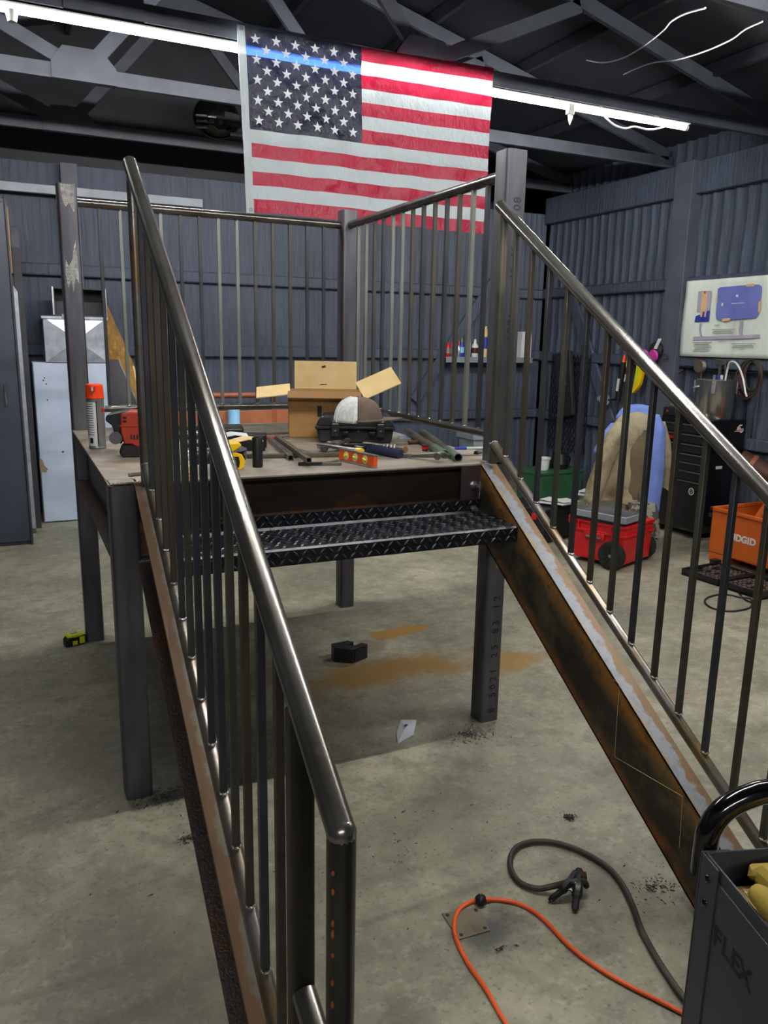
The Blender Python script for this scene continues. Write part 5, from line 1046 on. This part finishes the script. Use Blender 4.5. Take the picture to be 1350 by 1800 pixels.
for k, (px, py, zz, a, lbl) in enumerate(((970, 882, .30, .2, 'white notebook lying left of the red toolbox'), (993, 884, .30, -.1, 'open white booklet beside the grey tray'), (1035, 868, .41, .3, 'clear bag of papers on the grey tray'))):
    p = P(px, py, z=zz); t = thing('paper_stack', lbl, 'papers', p, ang+a+PI/2); MB().bb(-.11, .11, -.07, .07, 0, .012).build('pages', 'paper', t, bevel=.001); MB().box((0, 0, .02), (.2, .13, .002), eul(.06, .05, 0)).build('top_sheet', 'white_plastic', t)
p = P(980, 905, z=.0); t = thing('black_crate', 'low black case under papers behind the red toolbox', 'case', (rb0[0]+.12, rb0[1]+.55, 0), ang); MB().bb(-.35, .1, -.1, .3, 0, .28).build('case', 'black', t, bevel=.01); MB().bb(-.352, .102, -.102, .302, .2, .215).build('lid_seam', 'blackmat', t); MB().bb(-.02, .02, -.108, -.1, .19, .24).build('red_latch', 'red', t)
p = P(955, 905, z=0); t = thing('green_bin', 'dark green storage bin on the floor by the wall corner', 'bin', (p[0]+.5, p[1]+.6, 0), .1); MB().prism([(-.26, 0), (.26, 0), (.3, .3), (-.3, .3)], 'y', -.18, .18).build('body', 'green', t, bevel=.01); MB().bb(-.31, .31, -.19, .19, .29, .32).build('lid', 'green', t, bevel=.006)
gx, gy = p[0]+.5, p[1]+.6
t = thing('black_pot', 'round black pot standing on the green bin', 'pot', (gx+.1, gy-.02, .32)); MB().lathe([(0, 0), (.08, 0), (.1, .05), (.075, .15), (.08, .16), (.07, .16), (0, .15)], n=20).build('body', 'black', t); MB().tube(smooth_path([(.08, 0, .13), (.13, 0, .1), (.12, 0, .04), (.1, 0, .03)], 4), .008, 8).build('handle', 'blackgloss', t)
t = thing('white_cup', 'white plastic tub beside the black pot', 'tub', (gx-.12, gy-.05, .32)); MB().lathe([(0, 0), (.05, 0), (.065, .12), (.07, .125), (.06, .125), (.045, .01), (0, .01)], n=20).build('tub', 'white_plastic', t); MB().lathe([(.066, .11), (.071, .11), (.071, .125)], n=20).build('rim', 'white_plastic', t)
t = thing('cloudy_tote', 'cloudy plastic tote standing in the wall corner', 'tote', (gx-.55, gy+.42, 0)); MB().prism([(-.16, 0), (.16, 0), (.2, .62), (-.2, .62)], 'y', -.15, .15).build('body', 'clear', t, bevel=.01); MB().bb(-.22, .22, -.17, .17, .6, .66).build('rim', 'clear', t, bevel=.008)
for k, (px, py, lbl) in enumerate(((945, 905, 'yellow rag heap on the floor left of the red toolbox'), (975, 915, 'dark rag heap beside the red toolbox'))):
    p = P(px, py, z=0); o = MB().ell((0, 0, .04), (.12, .09, .06), 14, 8); o.v = [(x*(1+.25*math.sin(9*y*10+x*31)), y*(1+.2*math.sin(x*44)), max(0, z+.015*math.sin(x*60+y*50))) for x, y, z in o.v]; o = o.build('rag_heap', 'foam' if k == 0 else 'blackmat', None, smooth=60, loc=tuple(p)); tag(o, lbl, 'rag')
# stand with jackets
jx, jy = 3.98, 1.96
t = thing('coat_stand', 'thin black stand under the hanging jackets', 'stand', (jx, jy, 0)); MB().tube([(0, 0, 0), (0, 0, 1.05)], .015, 10).build('pole', 'black', t); MB().tube([(-.12, .05, 1.03), (.12, -.05, 1.03)], .014, 8).build('cross_bar', 'black', t)
for k in range(4):
    a = k*PI/2+.4; MB().tube([(0, 0, .03), (.2*math.cos(a), .2*math.sin(a), .012)], .012, 8).build('foot', 'black', t)
def drape(rows, name, mat, parent, folds=7, amp=.02, n=40, seed=1, open_a=None):
    """rows: (cx, cy, z, rx, ry) from top to bottom, in the parent's frame; folds grow towards the hem"""
    r = random.Random(seed); ph = [r.random()*6.28 for _ in range(4)]; b = MB(); vs = []; m = len(rows)
    rows2 = []
    for i in range(m-1):
        for k in range(4): rows2.append(tuple(rows[i][q]+(rows[i+1][q]-rows[i][q])*k/4 for q in range(5)))
    rows2.append(rows[-1]); m = len(rows2)
    for j, (cx, cy, z, rx, ry) in enumerate(rows2):
        f = j/(m-1)
        for i in range(n):
            a = 2*PI*i/n; q = 1+.035*math.sin(11*a+17*f+ph[2])*math.sin(13*f+ph[1]+2*a)+.03*math.sin(23*f+5*a+ph[0])+amp*8*f*(math.sin(folds*a+ph[0]+2*f)*.5+math.sin((folds*.5+1)*a+ph[1]-3*f)*.5)*(.35+.65*f)+.03*math.sin(3*a+9*f+ph[2])
            vs.append((cx+rx*q*math.cos(a), cy+ry*q*math.sin(a), z+.012*math.sin(4*a+ph[3])*f))
    fs = [(j*n+i, j*n+(i+1) % n, (j+1)*n+(i+1) % n, (j+1)*n+i) for j in range(m-1) for i in range(n)]+[tuple(range(n))]
    b.add(vs, fs); return b.build(name, mat, parent, smooth=70)
vx, vy = math.cos(-.45), math.sin(-.45)
t = thing('tan_jacket', 'worn tan work jacket draped over the stand beside the red toolbox', 'jacket', (jx, jy, 0), -.5)
drape([(-.02, -.02, 1.075, .03, .03), (-.03, -.02, 1.05, .10, .07), (-.04, -.03, .95, .165, .10), (-.06, -.03, .75, .19, .10), (-.075, -.03, .55, .22, .11), (-.08, -.03, .44, .23, .11), (-.08, -.03, .40, .24, .11)], 'body', 'tan_cloth', t, 6, .03, seed=3)
drape([(-.01, -.1, .95, .05, .03), (.0, -.125, .8, .08, .03), (.01, -.13, .6, .085, .03), (.0, -.125, .42, .08, .03), (-.01, -.12, .33, .06, .03)], 'open_front', 'inner_cloth', t, 7, .02, 28, seed=21)
drape([(-.13, -.06, 1.0, .05, .05), (-.19, -.1, .9, .07, .06), (-.26, -.12, .7, .07, .06), (-.31, -.13, .52, .065, .055), (-.33, -.13, .42, .06, .05), (-.33, -.13, .385, .045, .04)], 'sleeve', 'tan_cloth', t, 9, .01, 24, seed=5)
drape([(.15, .03, 1.0, .05, .05), (.19, .02, .85, .06, .06), (.23, .0, .65, .06, .06), (.25, -.01, .5, .055, .05)], 'sleeve', 'tan_cloth', t, 7, .012, 24, seed=8)
drape([(.02, -.2, .42, .1, .04), (.04, -.25, .3, .11, .03), (.04, -.26, .17, .10, .03)], 'plaid_lining', 'plaid', t, 5, .03, 36, seed=9)
MB().tube(smooth_path([(-.02, -.14, .85), (.02, -.145, .7), (.0, -.15, .5), (.03, -.155, .3)], 5), .006, 6).build('zip_edge', 'plank_dark', t)
t = thing('blue_hoodie', 'light blue fleece hoodie hanging over the tan jacket', 'hoodie', (jx, jy, 0), -.5)
drape([(.0, .03, 1.125, .03, .02), (-.01, .03, 1.11, .1, .06), (-.01, .03, 1.05, .14, .085), (-.01, .04, 1.0, .15, .09), (-.01, .05, .93, .14, .07)], 'hood', 'blue_cloth', t, 5, .012, seed=11)
drape([(.1, -.06, 1.06, .03, .03), (.12, -.11, .95, .05, .04), (.125, -.135, .75, .05, .03), (.12, -.145, .55, .055, .03), (.11, -.145, .36, .06, .03), (.1, -.14, .29, .03, .02)], 'front_panel', 'blue_cloth', t, 5, .012, 24, seed=12)
drape([(-.17, .02, .98, .03, .04), (-.22, .0, .9, .05, .04), (-.27, -.02, .8, .045, .035), (-.29, -.03, .76, .03, .025)], 'sleeve', 'blue_cloth', t, 6, .012, 24, seed=13)

# ------------------------------------------------------------------ orange job box, threader pipe and socket set
o0 = P(1243, 985, x=4.35); t = thing('job_box', 'scuffed orange steel job box lettered RIDGID on the right', 'tool box', (4.35, float(o0[1]), 0)); jl, jd, jz0, jz1 = 1.0, .55, .07, .405
MB().bb(0, .006, -jl, 0, jz0, jz1).build('front_wall', 'orangepaint', t, bevel=.002); MB().bb(jd-.006, jd, -jl, 0, jz0, jz1).build('back_wall', 'orangepaint', t, bevel=.002); MB().bb(0, jd, -.006, 0, jz0, jz1).build('end_wall', 'orangepaint', t, bevel=.002); MB().bb(0, jd, -jl, -jl+.006, jz0, jz1).build('end_wall', 'orangepaint', t, bevel=.002); MB().bb(0, jd, -jl, 0, jz0, jz0+.006).build('bottom', 'orangepaint', t)
b = MB(); b.bb(-.012, .012, -jl-.01, .01, jz1-.02, jz1+.004); b.bb(jd-.012, jd+.012, -jl-.01, .01, jz1-.02, jz1+.004); b.bb(-.012, jd+.012, -.012, .012, jz1-.02, jz1+.004); b.build('rim', 'orangepaint', t, bevel=.003)
for y in (-.06, -jl+.16): MB().bb(.0, jd, y-.1, y+.05, 0, jz0).build('skid', 'orangepaint', t, bevel=.004)
for k, ch in enumerate('RIDGID'): text('letter', ch, .068, 'white_plastic', t, frame((-.0008, -.185-(0, .032, .068, .115, .15, .187)[k], .225), (0, -1, 0), (0, 0, 1)), .0006, bold=.003)
q = P(1249, 905, x=4.349); MB().prism([(-.02, -.018), (.02, -.014), (.016, .014), (-.016, .016)], 'x', -.002, .001, off=(0, q[1]-o0[1], q[2])).build('lift_hole', 'ink', t)
ld = MB().box((jd+.06, -jl/2-.05, jz1+.22), (.012, jl*.9, .46), eul(0, .22, 0)).build('lid', 'orangepaint', t, bevel=.003); MB().box((jd+.05, -.42, jz1+.2), (.03, .05, .42), eul(0, .22, 0)).build('lid_rib', 'orangepaint', ld); 
a0_, a1_ = P(1302, 830, x=4.7), P(1322, 905, x=4.6)
MB().tube([(.26, -.16, .3), (.33, -.3, .62)], .028, 8).build('strut', 'orangepaint', t)
dp = P(1320, 815, x=4.62); t = thing('rusty_drum', 'rusty brown pipe section resting in the orange job box', 'pipe', (float(dp[0]), float(dp[1]), .12))
zc = float(dp[2])-.12; a_ = np.array([-.06, .06, zc+.02]); dr_ = np.array([.25, -.42, -.22]); dr_ = dr_/np.linalg.norm(dr_); MB().pipe(a_, a_+dr_*.5, .085, .012, 24).build('pipe', 'brownpipe', t, smooth=50); MB().tube([a_+dr_*.08, a_+dr_*.11], .09, 24, caps=False).build('collar', 'rustred', t); MB().tube([a_+dr_*.3+[0, 0, -.08], (a_+dr_*.3)*[1, 1, 0]], .03, 10).build('prop_leg', 'brownpipe', t)
s0, s1 = P(1197, 1010, z=0), P(1337, 1056, z=0); d = s1-s0; ang = math.atan2(d[1], d[0]); sl2 = float(np.hypot(d[0], d[1])); t = thing('socket_set', 'open black socket set case with rows of sockets on the floor', 'socket set', (s0[0], s0[1], 0), ang)
for x0_, x1_ in ((0, sl2*.49), (sl2*.51, sl2)):
    sh = MB(); sh.bb(x0_, x1_, 0, .36, 0, .02); sh.bb(x0_, x1_, 0, .012, 0, .05); sh.bb(x0_, x1_, .348, .36, 0, .05); sh.bb(x0_, x0_+.012, 0, .36, 0, .05); sh.bb(x1_-.012, x1_, 0, .36, 0, .05); tr2 = sh.build('case_half', 'black', t, bevel=.004)
    cols = int((x1_-x0_-.06)/.034)
    for r_ in range(7):
        for c_ in range(cols):
            if rnd.random() < .8:
                rr = .007+.006*rnd.random(); xx = x0_+.035+c_*.034; yy = .035+r_*.048
                MB().tube([(xx, yy, .028), (xx, yy+.035, .03)], rr, 8).build('socket', 'steel' if rnd.random() < .6 else 'steel_olive', tr2, smooth=40)
MB().bb(-.02, .03, .31, .37, .03, .07).build('latch', 'black', t)
pts = [P(a, c, z=.006) for a, c in ((1325, 1062), (1318, 1052), (1300, 1050), (1285, 1046), (1265, 1045), (1245, 1050), (1239, 1058), (1250, 1068), (1275, 1074), (1300, 1073), (1318, 1068), (1322, 1060), (1310, 1054), (1298, 1040), (1302, 1028))]
t, o = wire('extension_lead', pts, .006, 'black', 'thin black cord looped on the floor by the socket set', 'cord'); MB().tube([(0, 0, .0), (.03, -.02, .0)], .011, 8).build('plug', 'black', t)
